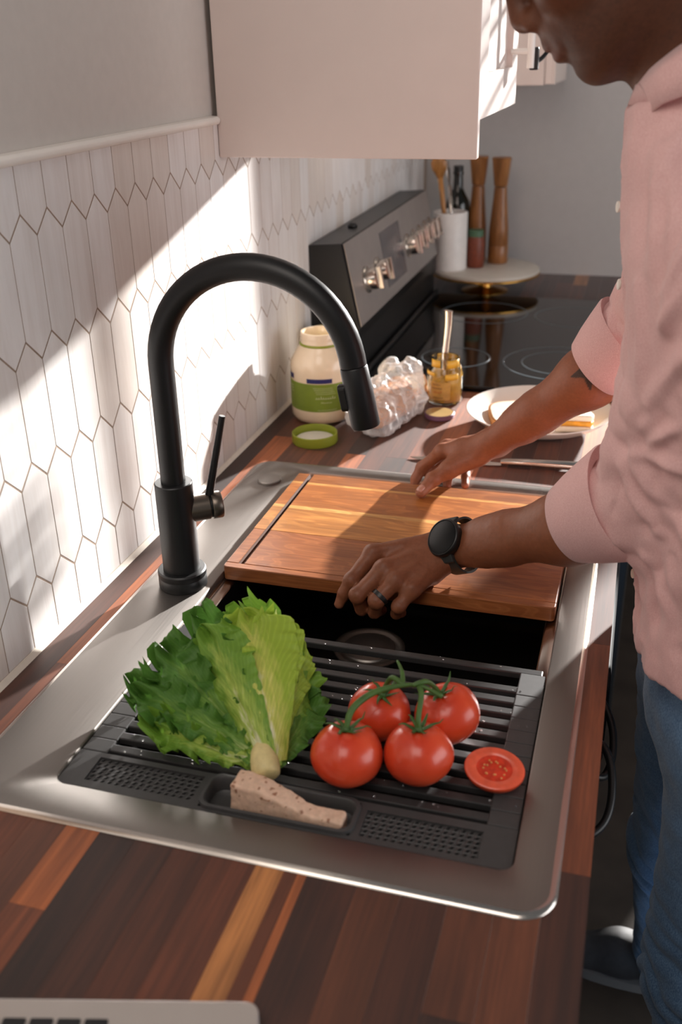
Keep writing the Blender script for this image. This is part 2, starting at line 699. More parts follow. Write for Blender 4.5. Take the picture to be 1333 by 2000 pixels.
# ================================================================== structure
def quad_panel(name, x0, x1, y0, y1, z0, z1, mat, kind='structure', parent=None):
    o = MB().box(x0, x1, y0, y1, z0, z1).build(name, mat, parent, smooth=False)
    if not parent:
        o['kind'] = kind
    return o


YN, YB = -2.2, 2.37       # room: near end, back wall
XR = 3.2
CEIL = 1.75
quad_panel('floor', WALLX - 0.02, XR, YN, YB + 0.1, FLOOR - 0.05, FLOOR, M['floor'])
wall_left = quad_panel('wall_left', WALLX - 0.11, WALLX - 0.008, YN, YB + 0.1, FLOOR, CEIL, M['wall_paint'])
# back wall with the window the sun comes through (behind the person) and a glazed door
wx0, wx1, wz0, wz1 = 0.515, 1.22, 0.24, 1.32
dx0, dx1, dz1 = 1.26, 2.20, 1.15
WY, WT = YB, 0.10
wb = MB()
wb.box(WALLX - 0.008, wx0, WY, WY + WT, FLOOR, CEIL)
wb.box(wx0, wx1, WY, WY + WT, FLOOR, wz0)
wb.box(wx0, wx1, WY, WY + WT, wz1, CEIL)
wb.box(wx1, dx0, WY, WY + WT, FLOOR, CEIL)
wb.box(dx0, dx1, WY, WY + WT, dz1, CEIL)
wb.box(dx1, XR, WY, WY + WT, FLOOR, CEIL)
o = wb.build('wall_back', M['back_paint'], smooth=False)
o['kind'] = 'structure'


def glazed(name, x0, x1, z0, z1, ups, bars):
    e = thing(name, None, None, ((x0 + x1) / 2, WY + 0.05, z0), kind='structure')
    fr = MB()
    fr.box(x0, x0 + 0.035, WY + 0.03, WY + 0.08, z0, z1)
    fr.box(x1 - 0.035, x1, WY + 0.03, WY + 0.08, z0, z1)
    fr.box(x0 + 0.035, x1 - 0.035, WY + 0.03, WY + 0.08, z0, z0 + 0.035)
    fr.box(x0 + 0.035, x1 - 0.035, WY + 0.03, WY + 0.08, z1 - 0.035, z1)
    fr.build('frame', M['trim'], e, smooth=False)
    for xm in ups:
        MB().box(xm - 0.014, xm + 0.014, WY + 0.035, WY + 0.075, z0 + 0.035, z1 - 0.035).build('mullion', M['trim'], e, smooth=False)
    MB().box(x0 + 0.035, x1 - 0.035, WY + 0.053, WY + 0.057, z0 + 0.035, z1 - 0.035).build('pane', M['pane'], e, smooth=False)
    for zm in bars:
        MB().box(x0 + 0.035, x1 - 0.035, WY + 0.036, WY + 0.074, zm - 0.012, zm + 0.012).build('glazing_bar', M['trim'], e, smooth=False)


tp = NT('window_glass').set(Roughness=0.02)
nzp = tp.noise(s=3)
tp.color(tp.ramp(nzp, [(0.3, (0.9, 0.92, 0.92, 1)), (0.7, (1, 1, 1, 1))]))
trp = tp.n('ShaderNodeBsdfTransparent')
mxp = tp.n('ShaderNodeMixShader')
mxp.inputs[0].default_value = 0.06
tp.l(trp.outputs[0], mxp.inputs[1])
tp.l(tp.b.outputs[0], mxp.inputs[2])
tp.l(mxp.outputs[0], tp.t.nodes['Material Output'].inputs['Surface'])
M['pane'] = tp.m
glazed('window_1', wx0 - 0.035, wx1, wz0 - 0.035, wz1, (0.735,), ())
glazed('door_1', dx0, dx1, FLOOR + 0.01, dz1, (), (-0.30, 0.30))
# unseen venetian blind, added to break up the sun on the tiled wall
bl_ = thing('added_blind', 'unseen white venetian blind added over the right-hand sash to break up the sun', 'blind', (0.985, WY - 0.03, 0.52))
zz = wz1 - 0.05
MB().box(0.75, wx1 + 0.01, WY - 0.045, WY - 0.012, wz1 - 0.03, wz1 + 0.02).build('head_rail', M['trim'], bl_, smooth=False)
irr = random.Random(4)
while zz > 0.56:
    a_ = -math.radians(24 + irr.uniform(-20, 16))
    dy_, dz_ = 0.022 * math.cos(a_), 0.022 * math.sin(a_)
    MB().prism([(WY - 0.03 - dy_, zz - dz_), (WY - 0.03 + dy_, zz + dz_), (WY - 0.03 + dy_, zz + dz_ + 0.0015), (WY - 0.03 - dy_, zz - dz_ + 0.0015)], 0, 0.752, wx1 + 0.008).build('slat', M['trim'], bl_, smooth=False)
    zz -= 0.041
MB().box(0.752, wx1 + 0.008, WY - 0.04, WY - 0.02, 0.53, 0.548).build('bottom_rail', M['trim'], bl_, smooth=False)

# ------------------------------------------------------------------ picket tile backsplash
TP, RP, TIP = 0.0511, 0.1275, 0.0245      # tile pitch, row pitch, height of the point
ZTOP = 0.5145
GAP = 0.0015
TH = 0.008
grout = quad_panel('backsplash_grout', WALLX - 0.0078, WALLX - 0.0004, -0.25, YB - 0.001, -0.02, ZTOP, M['grout'], parent=wall_left)


def clip_poly(poly, zmin, zmax):
    def cut(P, f):
        out = []
        for i in range(len(P)):
            a, b = P[i], P[(i + 1) % len(P)]
            fa, fb = f(a), f(b)
            if fa >= 0:
                out.append(a)
            if (fa >= 0) != (fb >= 0):
                s = fa / (fa - fb)
                out.append((a[0] + (b[0] - a[0]) * s, a[1] + (b[1] - a[1]) * s))
        return out
    P = cut(poly, lambda p: p[1] - zmin)
    return cut(P, lambda p: zmax - p[1]) if len(P) > 2 else P


def tile_mesh(poly):
    """flat bevelled slab in the (y,z) plane standing off the wall"""
    c = (sum(p[0] for p in poly) / len(poly), sum(p[1] for p in poly) / len(poly))
    n = len(poly)
    def ins(d):
        out = []
        for p in poly:
            L = math.hypot(p[0] - c[0], p[1] - c[1])
            s = (L - d) / L
            out.append((c[0] + (p[0] - c[0]) * s, c[1] + (p[1] - c[1]) * s))
        return out
    v = [(WALLX - 0.004, *p) for p in poly] + [(WALLX - 0.0003, *p) for p in poly] + [(WALLX, *p) for p in ins(0.0005)]
    f = []
    for i in range(2):
        for k in range(n):
            k2 = (k + 1) % n
            f.append((i * n + k, i * n + k2, (i + 1) * n + k2, (i + 1) * n + k))
    f.append(list(range(2 * n, 3 * n)))
    return v, f


full_tile = None
tiles = []
for row in range(5):
    ztip = 0.467 + RP - row * RP                      # top tip of the row
    yc0 = 0.3115 if row % 2 == 0 else 0.3371
    for k in range(-6, 44):
        yc = yc0 + TP * k
        if yc < 0.02 or yc > YB - 0.03:
            continue
        tiles.append((row, yc, ztip))
tiles.sort(key=lambda t_: t_[1])
for (row, yc, ztip) in tiles:
    hw = TP / 2 - GAP / 2
    zb = ztip - (RP + TIP)
    poly = [(yc, zb + GAP), (yc + hw, zb + TIP + GAP * .5), (yc + hw, ztip - TIP - GAP * .5), (yc, ztip - GAP), (yc - hw, ztip - TIP - GAP * .5), (yc - hw, zb + TIP + GAP * .5)]
    if ztip <= ZTOP and zb >= 0.004:
        if full_tile is None:
            v, f = tile_mesh(poly)
            o = mk('tile', v, f, M['tile'], wall_left, smooth=False)
            full_tile = o
        else:
            o = full_tile.copy()
            COL.objects.link(o)
            o.parent = wall_left
            o.location = Vector((full_tile.location.x, 0, 0)) + Vector((0, yc, zb + GAP)) - Vector((0, world_loc(wall_left).y, world_loc(wall_left).z))
        continue
    P = clip_poly(poly, 0.0045, ZTOP)
    if len(P) < 3 or max(p[1] for p in P) - min(p[1] for p in P) < 0.006:
        continue
    v, f = tile_mesh(P)
    mk('tile', v, f, M['tile'], wall_left, smooth=False)

# bead of caulk along the counter and the ledge trim above the tiles
cb = MB().prism([(WALLX - 0.004, -0.003), (WALLX + 0.0042, -0.003), (WALLX + 0.003, -0.001), (WALLX + 0.0006, 0.0040), (WALLX - 0.004, 0.0045)], 1, -0.6, 1.262)
cb.build('caulk_bead', M['caulk'], wall_left, smooth=False)
tb = MB().prism([(WALLX - 0.008, ZTOP + 0.0005), (WALLX + 0.004, ZTOP + 0.0005), (WALLX + 0.0065, ZTOP + 0.004), (WALLX + 0.0065, ZTOP + 0.008), (WALLX + 0.003, ZTOP + 0.0115), (WALLX - 0.008, ZTOP + 0.0125)], 1, -0.3, 0.8625)
o = tb.build('trim_1', M['trim'], smooth=False, bevel=0.0012)
o['kind'] = 'structure'

# ------------------------------------------------------------------ upper cabinets
CYN, CX1, CZB = 0.864, 0.3385, 0.469
uc = thing('upper_cabinet', 'white painted wall cabinet over the counter with a flat end panel', 'cabinet', (0.14, 1.06, CZB))
MB().box(WALLX + 0.0005, CX1, CYN, CYN + 0.019, CZB, CEIL - 0.05).build('end_panel', M['cab_white'], uc, smooth=False, bevel=0.0015)
bd = MB()
bd.box(WALLX + 0.0005, CX1 - 0.022, CYN + 0.019, 1.262, 0.5185, 0.537)
bd.box(WALLX + 0.0005, CX1 - 0.022, CYN + 0.019, 1.262, 1.46, 1.48)
bd.box(WALLX + 0.0005, CX1 - 0.022, 1.244, 1.262, 0.537, 1.46)
bd.build('carcass', M['cab_white'], uc, smooth=False)
DX0, DX1 = CX1 - 0.0215, CX1 - 0.001
dr = MB()                                     # shaker door: stiles, rails
y0, y1, z0, z1 = CYN + 0.021, 1.262, 0.519, 1.478
dr.box(DX0, DX1, y0, y0 + 0.058, z0, z1)
dr.box(DX0, DX1, y1 - 0.058, y1, z0, z1)
dr.box(DX0, DX1, y0 + 0.058, y1 - 0.058, z0, z0 + 0.058)
dr.box(DX0, DX1, y0 + 0.058, y1 - 0.058, z1 - 0.058, z1)
door = dr.build('door', M['cab_white'], uc, smooth=False)
MB().box(DX0 + 0.002, DX1 - 0.010, y0 + 0.058, y1 - 0.058, z0 + 0.058, z1 - 0.058).build('door_panel', M['cab_white'], door, smooth=False)
hb = MB()
hb.tube([(CX1 + 0.028, 1.205, 0.575), (CX1 + 0.028, 1.205, 0.735)], 0.006, 12)
hb.tube([(CX1 - 0.004, 1.205, 0.60), (CX1 + 0.028, 1.205, 0.60)], 0.0045, 10)
hb.tube([(CX1 - 0.004, 1.205, 0.71), (CX1 + 0.028, 1.205, 0.71)], 0.0045, 10)
hb.build('handle', M['trim'], door, angle=40)

# black strap hanging from the cabinet handle
cp = spline([(CX1 + 0.032, 1.212, 0.60), (CX1 + 0.036, 1.222, 0.585), (CX1 + 0.05, 1.25, 0.60), (CX1 + 0.062, 1.28, 0.64), (CX1 + 0.066, 1.30, 0.70), (CX1 + 0.06, 1.28, 0.76), (CX1 + 0.036, 1.218, 0.742)], 6)
sb = MB().tube(cp, 0.0035, 8)
st_ = thing('strap', 'black strap looped on the handle of the upper cabinet', 'strap', (CX1 + 0.036, 1.22, 0.57))
sb.build('cord', M['black'], st_)
MB().box(CX1 + 0.026, CX1 + 0.040, 1.205, 1.222, 0.572, 0.606).build('buckle', M['black'], st_, smooth=False, bevel=0.002)

# cabinet hung in the far corner past the range
fc = thing('corner_cabinet', 'grey-looking wall cabinet hung in the far corner beyond the range', 'cabinet', (0.14, 2.2, 0.5))
MB().box(WALLX + 0.0005, 0.305, 2.045, YB - 0.001, 0.515, CEIL - 0.05).build('carcass', M['cab_white'], fc, smooth=False, bevel=0.001)
fd = MB().box(0.306, 0.325, 2.047, YB - 0.003, 0.517, CEIL - 0.052).build('door', M['cab_white'], fc, smooth=False, bevel=0.002)
fp = MB()
for (ya, yb, za, zb) in ((2.047, 2.105, 0.517, 1.49), (YB - 0.061, YB - 0.003, 0.517, 1.49), (2.105, YB - 0.061, 0.517, 0.575)):
    fp.box(0.3251, 0.331, ya, yb, za, zb)
fp.build('door_frame', M['cab_white'], fd, smooth=False)

# ------------------------------------------------------------------ walnut worktop, stave by stave
CT, CB_ = -0.003, -0.041
CX0, CXE = WALLX, 0.583
SX0, SX1, SY0, SY1 = 0.014, 0.545, 0.014, 0.824       # cut-out for the sink
WAL = {'d': (70, 36, 22), 'm': (96, 52, 30), 'r': (118, 62, 34), 'o': (172, 96, 50), 't': (182, 120, 66), 'k': (52, 28, 19), 'n': (90, 45, 25)}
wt = thing('worktop', 'dark walnut butcher-block worktop running along the tiled wall', 'worktop', (0.27, 0.4, CB_))
edges = [(-0.046, -0.0135, 'd'), (-0.0135, 0.026, 'o'), (0.026, 0.062, 'm'), (0.062, 0.098, 'r'), (0.098, 0.132, 'd'), (0.132, 0.165, 't'), (0.165, 0.20, 'm'), (0.20, 0.236, 'd'), (0.236, 0.272, 'r'),
         (0.272, 0.312, 'm'), (0.312, 0.337, 't'), (0.337, 0.349, 'd'), (0.349, 0.357, 'o'), (0.357, 0.40, 'd'), (0.40, 0.437, 'n'), (0.437, 0.475, 'd'), (0.475, 0.512, 'm'), (0.512, 0.548, 'd'), (0.548, 0.583, 'r')]
SCHEME = {0: [(-0.7, 'm'), (0.05, 'd'), (0.62, 'k'), (0.9, 'd')], 1: [(-0.7, 'r'), (0.225, 'o'), (0.95, 'm')], 10: [(-0.7, 't'), (0.9, 'm')], 12: [(-0.7, 'o'), (0.9, 'r')],
          3: [(-0.7, 't'), (-0.16, 'r'), (0.9, 'd')], 5: [(-0.7, 'r'), (-0.09, 'o'), (0.9, 'k')], 7: [(-0.7, 'd'), (0.9, 'n')], 8: [(-0.7, 'n'), (0.9, 'r')], 14: [(-0.7, 'm'), (0.9, 'd')], 16: [(-0.7, 'k'), (-0.1, 'm'), (0.9, 'n')],
          18: [(-0.7, 'd'), (0.06, 'r'), (0.415, 'n'), (0.95, 'm')]}


def stave(parent, x0, x1, ya, yb, key):
    c = WAL[key]
    j = random.uniform(0.86, 1.14)
    MB().box(x0 + 0.0001, x1 - 0.0001, ya + 0.0001, yb - 0.0001, CB_, CT - random.uniform(0, 0.0001)).build(
        'stave', M['walnut'], parent, smooth=False, color=tuple(min(1, q * j) for q in rgb(*c)[:3]) + (1,))


def lay(parent, edges_, ya, yb, scheme, hole=None):
    for i, (x0, x1, key) in enumerate(edges_):
        if i in scheme:
            cuts = [s for s in scheme[i] if s[0] < yb]
        else:
            cuts = [(ya, key)]
            p = ya + random.uniform(0.15, 0.7)
            while p < yb:
                cuts.append((p, random.choice('ddmmnrrkt' if i % 3 else 'dmmnrko')))
                p += random.uniform(0.35, 0.8)
        for q, (s0, kk) in enumerate(cuts):
            a = max(s0, ya)
            b = cuts[q + 1][0] if q + 1 < len(cuts) else yb
            b = min(b, yb)
            if b - a < 0.01:
                continue
            if hole and x1 > hole[0] and x0 < hole[1]:
                if a < hole[2]:
                    stave(parent, x0, x1, a, min(b, hole[2]), kk)
                if b > hole[3]:
                    stave(parent, x0, x1, max(a, hole[3]), b, kk)
                lo_, hi_ = max(a, hole[2]), min(b, hole[3])
                if hi_ - lo_ > 0.005:
                    if x0 < hole[0]:
                        stave(parent, x0, hole[0], lo_, hi_, kk)
                    if x1 > hole[1]:
                        stave(parent, hole[1], x1, lo_, hi_, kk)
            else:
                stave(parent, x0, x1, a, b, kk)


lay(wt, edges, -0.62, 1.262, SCHEME, (SX0, SX1, SY0, SY1))
wt2 = thing('worktop', 'short walnut worktop in the far corner under the stone tray', 'worktop', (0.27, 2.2, CB_))
lay(wt2, [(a, b, random.choice('dkmnd')) for (a, b, k_) in edges], 2.03, YB - 0.001, {})

# base cabinets under the worktop
bc = thing('base_cabinet', 'black base cabinet under the sink worktop', 'cabinet', (0.27, 0.1, FLOOR))
b_ = MB()
b_.box(WALLX, 0.52, -0.62, 0.845, FLOOR + 0.10, FLOOR + 0.12)
b_.box(WALLX, 0.52, -0.62, -0.60, FLOOR + 0.12, CB_ - 0.001)
b_.box(WALLX, 0.52, 0.83, 0.846, FLOOR + 0.12, CB_ - 0.001)
b_.box(WALLX, WALLX + 0.015, -0.60, 0.83, FLOOR + 0.12, CB_ - 0.001)
b_.box(0.44, 0.455, -0.62, 0.845, FLOOR, FLOOR + 0.10)
b_.build('carcass', M['dark_cab'], bc, smooth=False)
for (ya, yb) in ((-0.618, -0.132), (-0.129, 0.355), (0.358, 0.845)):
    d_ = MB().box(0.521, 0.54, ya, yb, FLOOR + 0.105, -0.175).build('door', M['dark_cab'], bc, smooth=False, bevel=0.0015)
    MB().tube([(0.541, yb - 0.05, -0.20), (0.565, yb - 0.05, -0.20), (0.565, yb - 0.05, -0.34), (0.541, yb - 0.05, -0.34)], 0.005, 8).build('handle', M['black'], d_)
    if yb < 0.4:
        MB().box(0.521, 0.54, ya, yb, -0.172, CB_ - 0.004).build('drawer_front', M['dark_cab'], bc, smooth=False, bevel=0.0015)
MB().box(0.521, 0.588, 0.40, 0.845, -0.165, CB_ - 0.012).build('tilt_out_front', M['dark_matt'], bc, smooth=False, bevel=0.008, segs=4)
nc = thing('base_cabinet', 'narrow black base cabinet between the sink and the range', 'cabinet', (0.27, 1.05, FLOOR))
MB().box(WALLX + 0.02, 0.545, 0.849, 1.258, FLOOR + 0.09, CB_ - 0.002).build('carcass', M['dark_cab'], nc, smooth=False)
MB().box(0.546, 0.566, 0.851, 1.256, FLOOR + 0.10, CB_ - 0.006).build('door', M['dark_cab'], nc, smooth=False, bevel=0.002)

# black cord hanging below the worktop edge
cc = spline([(0.560, 0.385, -0.046), (0.580, 0.375, -0.052), (0.5935, 0.350, -0.066), (0.5965, 0.318, -0.080), (0.590, 0.292, -0.088), (0.575, 0.285, -0.080), (0.572, 0.300, -0.064), (0.583, 0.302, -0.054),
             (0.5945, 0.282, -0.062), (0.5985, 0.252, -0.078), (0.594, 0.226, -0.090), (0.580, 0.208, -0.096), (0.560, 0.200, -0.098)], 8)
o = MB().tube(cc, 0.0042, 10).build('cord', M['black'])
tag(o, 'black cord in loose loops hanging below the worktop edge', 'cord')

# ------------------------------------------------------------------ stainless sink
OX0, OX1, OY0, OY1 = 0.0905, 0.5205, 0.0462, 0.8035
sk = thing('sink', 'brushed stainless steel drop-in workstation sink with dark bowl', 'sink', (0.28, 0.42, -0.25))
NS = 8
def ring2(x0, x1, y0, y1, r, z):
    return [(p[0], p[1], z) for p in rrect(x0, x1, y0, y1, r, NS)]
rings = [ring2(0.0, 0.559, 0.0, 0.838, 0.032, CT + 0.0002), ring2(0.0010, 0.5580, 0.0010, 0.8370, 0.0310, CT + 0.0014), ring2(0.0030, 0.556, 0.0030, 0.835, 0.029, -0.0005), ring2(0.0062, 0.5528, 0.0062, 0.8318, 0.026, 0.0),
         ring2(OX0 - 0.0012, OX1 + 0.0012, OY0 - 0.0012, OY1 + 0.0012, 0.0132, 0.0), ring2(OX0, OX1, OY0, OY1, 0.012, -0.0012), ring2(OX0, OX1, OY0, OY1, 0.012, -0.009)]
v, f = loft_rings(rings[3:], (False, False))
mk('deck', v, f, M['steel'], sk, angle=50)
v, f = loft_rings(rings[:4], (False, False))
mk('rim', v, f, M['steel_bright'], sk, angle=70)  # lighter, smoother steel puts the bright edge highlight into the material
led = [ring2(OX0, OX1, OY0, OY1, 0.012, -0.009), ring2(OX0 + 0.0005, OX1 - 0.0005, OY0 + 0.0005, OY1 - 0.0005, 0.012, -0.0125), ring2(OX0 + 0.0125, OX1 - 0.0125, OY0 + 0.004, OY1 - 0.004, 0.012, -0.0135),
       ring2(OX0 + 0.0145, OX1 - 0.0145, OY0 + 0.006, OY1 - 0.006, 0.012, -0.0155)]
v, f = loft_rings(led, (False, False))
mk('ledge', v, f, M['steel_bright'], sk, angle=40)
BI = 0.0145
bw = [ring2(OX0 + BI, OX1 - BI, OY0 + 0.006, OY1 - 0.006, 0.012, -0.0155), ring2(OX0 + BI, OX1 - BI, OY0 + 0.006, OY1 - 0.006, 0.012, -0.215), ring2(OX0 + BI + 0.004, OX1 - BI - 0.004, OY0 + 0.01, OY1 - 0.01, 0.012, -0.226),
      ring2(OX0 + BI + 0.016, OX1 - BI - 0.016, OY0 + 0.022, OY1 - 0.022, 0.012, -0.231)]
v, f = loft_rings(bw, (False, True))
mk('bowl', v, f, M['bowl'], sk, angle=40)
DC = (0.229, 0.675, -0.2308)
dn = MB().lathe([(0.056, 0.0), (0.056, 0.0016), (0.053, 0.0028), (0.047, 0.0022), (0.044, 0.0008), (0.041, 0.0008), (0.039, 0.003), (0.03, 0.0045), (0.012, 0.006), (0.0, 0.0062)], DC, 40)
dn.build('drain', steel('drain_steel', rgb(228, 220, 212), 0.45, (200, 200, 200)), sk, angle=30)
bt = MB().lathe([(0.0185, -0.0005), (0.0185, 0.003), (0.0175, 0.0042), (0.015, 0.0044), (0.0, 0.0044)], (0.0475, 0.7545, 0.0), 40)
bt.build('hole_cover', M['steel'], sk, angle=30)

# ------------------------------------------------------------------ faucet
FX, FY = 0.0535, 0.42
fa = thing('faucet', 'matte black gooseneck pull-down faucet on the steel sink deck', 'faucet', (FX, FY, 0))
MB().lathe([(0.0295, 0.0003), (0.0305, 0.002), (0.0305, 0.013), (0.0295, 0.0145), (0.0295, 0.0155), (0.0305, 0.017), (0.0305, 0.0225), (0.029, 0.0245), (0.022, 0.0246)], (FX, FY, 0), 48).build('base', M['faucet'], fa, angle=35)
MB().lathe([(0.0232, 0.0242), (0.0232, 0.1415), (0.0222, 0.1428), (0.0152, 0.1428)], (FX, FY, 0), 48).build('body', M['faucet'], fa, angle=35)
RA = 0.1155
pth = [Vector((FX, FY, 0.14 + 0.15 * i / 10)) for i in range(11)]
for i in range(1, 33):
    a = PI - (PI - 0.12) * i / 32
    pth.append(Vector((FX + RA + RA * math.cos(a), FY, 0.29 + RA * math.sin(a))))
e0 = pth[-1]
dirv = (pth[-1] - pth[-2]).normalized()
MB().tube(pth, 0.0148, 28, up=(0, 1, 0)).build('spout', M['faucet'], fa, angle=50)
h0 = e0 + dirv * 0.0012
h1 = h0 + Vector((0.20, 0, -1)).normalized() * 0.073
hd = (h1 - h0).normalized()
MB().lathe([(0.0146, 0.0), (0.0153, 0.0012), (0.0160, 0.03), (0.0163, 0.0665), (0.0155, 0.0685), (0.012, 0.0685), (0.0115, 0.066), (0.0, 0.066)], h0, 32, hd).build('spray_head', M['faucet'], fa, angle=35)
side = Vector((-1, 0, -0.2)).normalized()
side = (side - hd * side.dot(hd)).normalized()
bpos = h0 + hd * 0.031 + side * 0.0165 + Vector((0, -0.003, 0))
bm_ = MB()
ring_a, ring_b = [], []
for (px_, py_) in rrect(-0.014, 0.0165, -0.0072, 0.0072, 0.005, 4):
    q = bpos + hd * px_ + Vector((0, 1, 0)) * py_
    ring_a.append(q - side * 0.004)
    ring_b.append(q + side * 0.0045)
v, f = loft_rings([ring_a, ring_b])
bm_.add(v, f)
bm_.build('spray_button', M['black'], fa, smooth=False, bevel=0.001)
hx = Vector((0.80, 0.58, 0.02)).normalized()
hc = Vector((FX, FY, 0.102))
MB().lathe([(0.0165, 0.016), (0.0165, 0.0405), (0.0155, 0.0415)], hc, 32, hx).build('valve_body', M['faucet_collar'], fa, angle=35)
MB().lathe([(0.0148, 0.0405), (0.0148, 0.0445)], hc, 32, hx).build('valve_gap', M['black'], fa, angle=35)
MB().lathe([(0.0165, 0.0440), (0.0172, 0.045), (0.0172, 0.0555), (0.0163, 0.057), (0.0, 0.0572)], hc, 32, hx).build('handle_cap', M['faucet_collar'], fa, angle=35)
l0 = hc + hx * 0.042 + Vector((0, 0, 0.012))
MB().tube([l0, l0 + Vector((0.006, 0.004, 0.03)), l0 + Vector((0.021, 0.012, 0.104))], [0.0052, 0.0050, 0.0040], 14).build('lever', M['faucet'], fa, angle=50)

# ------------------------------------------------------------------ roll-up rack with grater panels, in the front of the sink
RX0, RX1 = 0.0918, 0.5192
rk = thing('drying_rack', 'dark grey slatted drying rack with grater panels across the sink front', 'rack', (0.305, 0.19, -0.012))
RZ = -0.0022
bars_y = [0.1075 + 0.0197 * i for i in range(11)] + [0.3405]
for i, yb in enumerate(bars_y):
    hwid = 0.0052
    last = (i == 11)
    MB().box(RX0 + 0.024 if not last else RX0 + 0.004, RX1 - 0.024 if not last else RX1 - 0.004, yb - hwid, yb + hwid, RZ - 0.0085, RZ - 0.0008).build('bar', M['rack_dark'], rk, smooth=False, bevel=0.0012, segs=2)
for i in range(11):
    ya = bars_y[i] - 0.0096
    yb = bars_y[i] + 0.0096 if i < 10 else 0.3350
    for (xa, xb) in ((RX0, RX0 + 0.0275), (RX1 - 0.0275, RX1)):
        MB().box(xa, xb, ya, yb, RZ - 0.0098, RZ).build('end_cap', M['rack'], rk, smooth=False, bevel=0.0011, segs=2)


def panel_with_holes(x0, x1, y0, y1, nx, ny, z, depth):
    """plate pierced by slanted slots"""
    m = MB()
    dx, dy = (x1 - x0) / nx, (y1 - y0) / ny
    for i in range(nx):
        for j in range(ny):
            a, b, c, d = x0 + i * dx, x0 + (i + 1) * dx, y0 + j * dy, y0 + (j + 1) * dy
            cx, cy = (a + b) / 2, (c + d) / 2
            sx, sy, sh = dx * 0.24, dy * 0.37, dx * (0.30 if j % 2 else 0.30)
            off = dx * 0.12 if j % 2 else -dx * 0.12
            inn = [(cx + off - sx - sh * .6, cy - sy), (cx + off + sx - sh * .6, cy - sy), (cx + off + sx + sh * .6, cy + sy), (cx + off - sx + sh * .6, cy + sy)]
            inn = [(min(max(p[0], a + dx * .02), b - dx * .02), p[1]) for p in inn]
            out = [(a, c), (b, c), (b, d), (a, d)]
            v = [(p[0], p[1], z) for p in out] + [(p[0], p[1], z + 0.0006) for p in inn] + [(p[0], p[1], z - depth) for p in inn]
            f = [(k, (k + 1) % 4, 4 + (k + 1) % 4, 4 + k) for k in range(4)] + [(4 + k, 4 + (k + 1) % 4, 8 + (k + 1) % 4, 8 + k) for k in range(4)]
            m.add(v, f)
    return m


# front plate: frame pieces around two grater panels and the tray
FY0, FY1 = 0.0478, 0.0968
fp_ = MB()
gl = (0.1165, 0.2265, 0.0575, 0.0905)
gr = (0.3860, 0.4905, 0.0545, 0.0875)
tr_ = (0.2350, 0.3785, 0.0525, 0.0945)
xs = [RX0, gl[0], gl[1], tr_[0], tr_[1], gr[0], gr[1], RX1]
for (xa, xb, hole) in ((RX0, gl[0], None), (gl[0], gl[1], gl), (gl[1], tr_[0], None), (tr_[0], tr_[1], tr_), (tr_[1], gr[0], None), (gr[0], gr[1], gr), (gr[1], RX1, None)):
    if hole is None:
        fp_.box(xa, xb, FY0, FY1, RZ - 0.009, RZ)
    else:
        fp_.box(xa, xb, FY0, hole[2], RZ - 0.009, RZ)
        fp_.box(xa, xb, hole[3], FY1, RZ - 0.009, RZ)
fp_.build('front_plate', M['rack'], rk, smooth=False)
for g_ in (gl, gr):
    o = panel_with_holes(g_[0], g_[1], g_[2], g_[3], 15, 6, RZ - 0.0022, 0.004).build('grater_panel', M['rack'], rk, smooth=False)
# tray: raised lip and sunken floor
def tray_rings():
    a, b, c, d = tr_
    r = [ring2(a - 0.002, b + 0.002, c - 0.002, d + 0.002, 0.0125, RZ + 0.0001), ring2(a - 0.0015, b + 0.0015, c - 0.0015, d + 0.0015, 0.012, RZ + 0.0032), ring2(a + 0.0015, b - 0.0015, c + 0.0015, d - 0.0015, 0.0115, RZ + 0.0036),
         ring2(a + 0.003, b - 0.003, c + 0.003, d - 0.003, 0.011, RZ + 0.002), ring2(a + 0.004, b - 0.004, c + 0.004, d - 0.004, 0.0105, RZ - 0.011), ring2(a + 0.007, b - 0.007, c + 0.007, d - 0.007, 0.009, RZ - 0.0135)]
    return r
v, f = loft_rings(tray_rings(), (False, True))
mk('tray', v, f, M['rack'], rk, angle=45)

# water droplets on the slats
dr_ = MB()
for i in range(150):
    yb = random.choice(bars_y)
    xx = random.uniform(RX0 + 0.005, RX1 - 0.005)
    r = random.uniform(0.0005, 0.0014)
    dr_.lathe([(r, 0), (r * 0.85, r * 0.45), (r * 0.45, r * 0.72), (0, r * 0.8)], (xx, yb + random.uniform(-0.004, 0.004), RZ - (0.0008 if RX0 + 0.028 < xx < RX1 - 0.028 else 0.0)), 8)
tw = NT('water').set(Roughness=0.03)
tw.b.inputs['Transmission Weight'].default_value = 0.9
tw.b.inputs['IOR'].default_value = 1.33
nzw = tw.noise(s=90)
tw.color(tw.ramp(nzw, [(0.3, (0.93, 0.95, 0.96, 1)), (0.7, (1, 1, 1, 1))]))
o = dr_.build('water_droplets', tw.m)
tag(o, 'water droplets scattered over the dark rack slats', 'droplets', kind='stuff')

# ------------------------------------------------------------------ acacia cutting board, plank by plank
t = NT('acacia').set(Roughness=0.38)
oi = t.n('ShaderNodeObjectInfo')
tc = t.n('ShaderNodeTexCoord')
add = t.n('ShaderNodeVectorMath', operation='ADD')
rv = t.n('ShaderNodeVectorMath', operation='SCALE')
t.l(oi.outputs['Random'], rv.inputs['Scale'])
rv.inputs[0].default_value = (0.0, 5.3, 2.7)
t.l(tc.outputs['Object'], add.inputs[0])
t.l(rv.outputs[0], add.inputs[1])
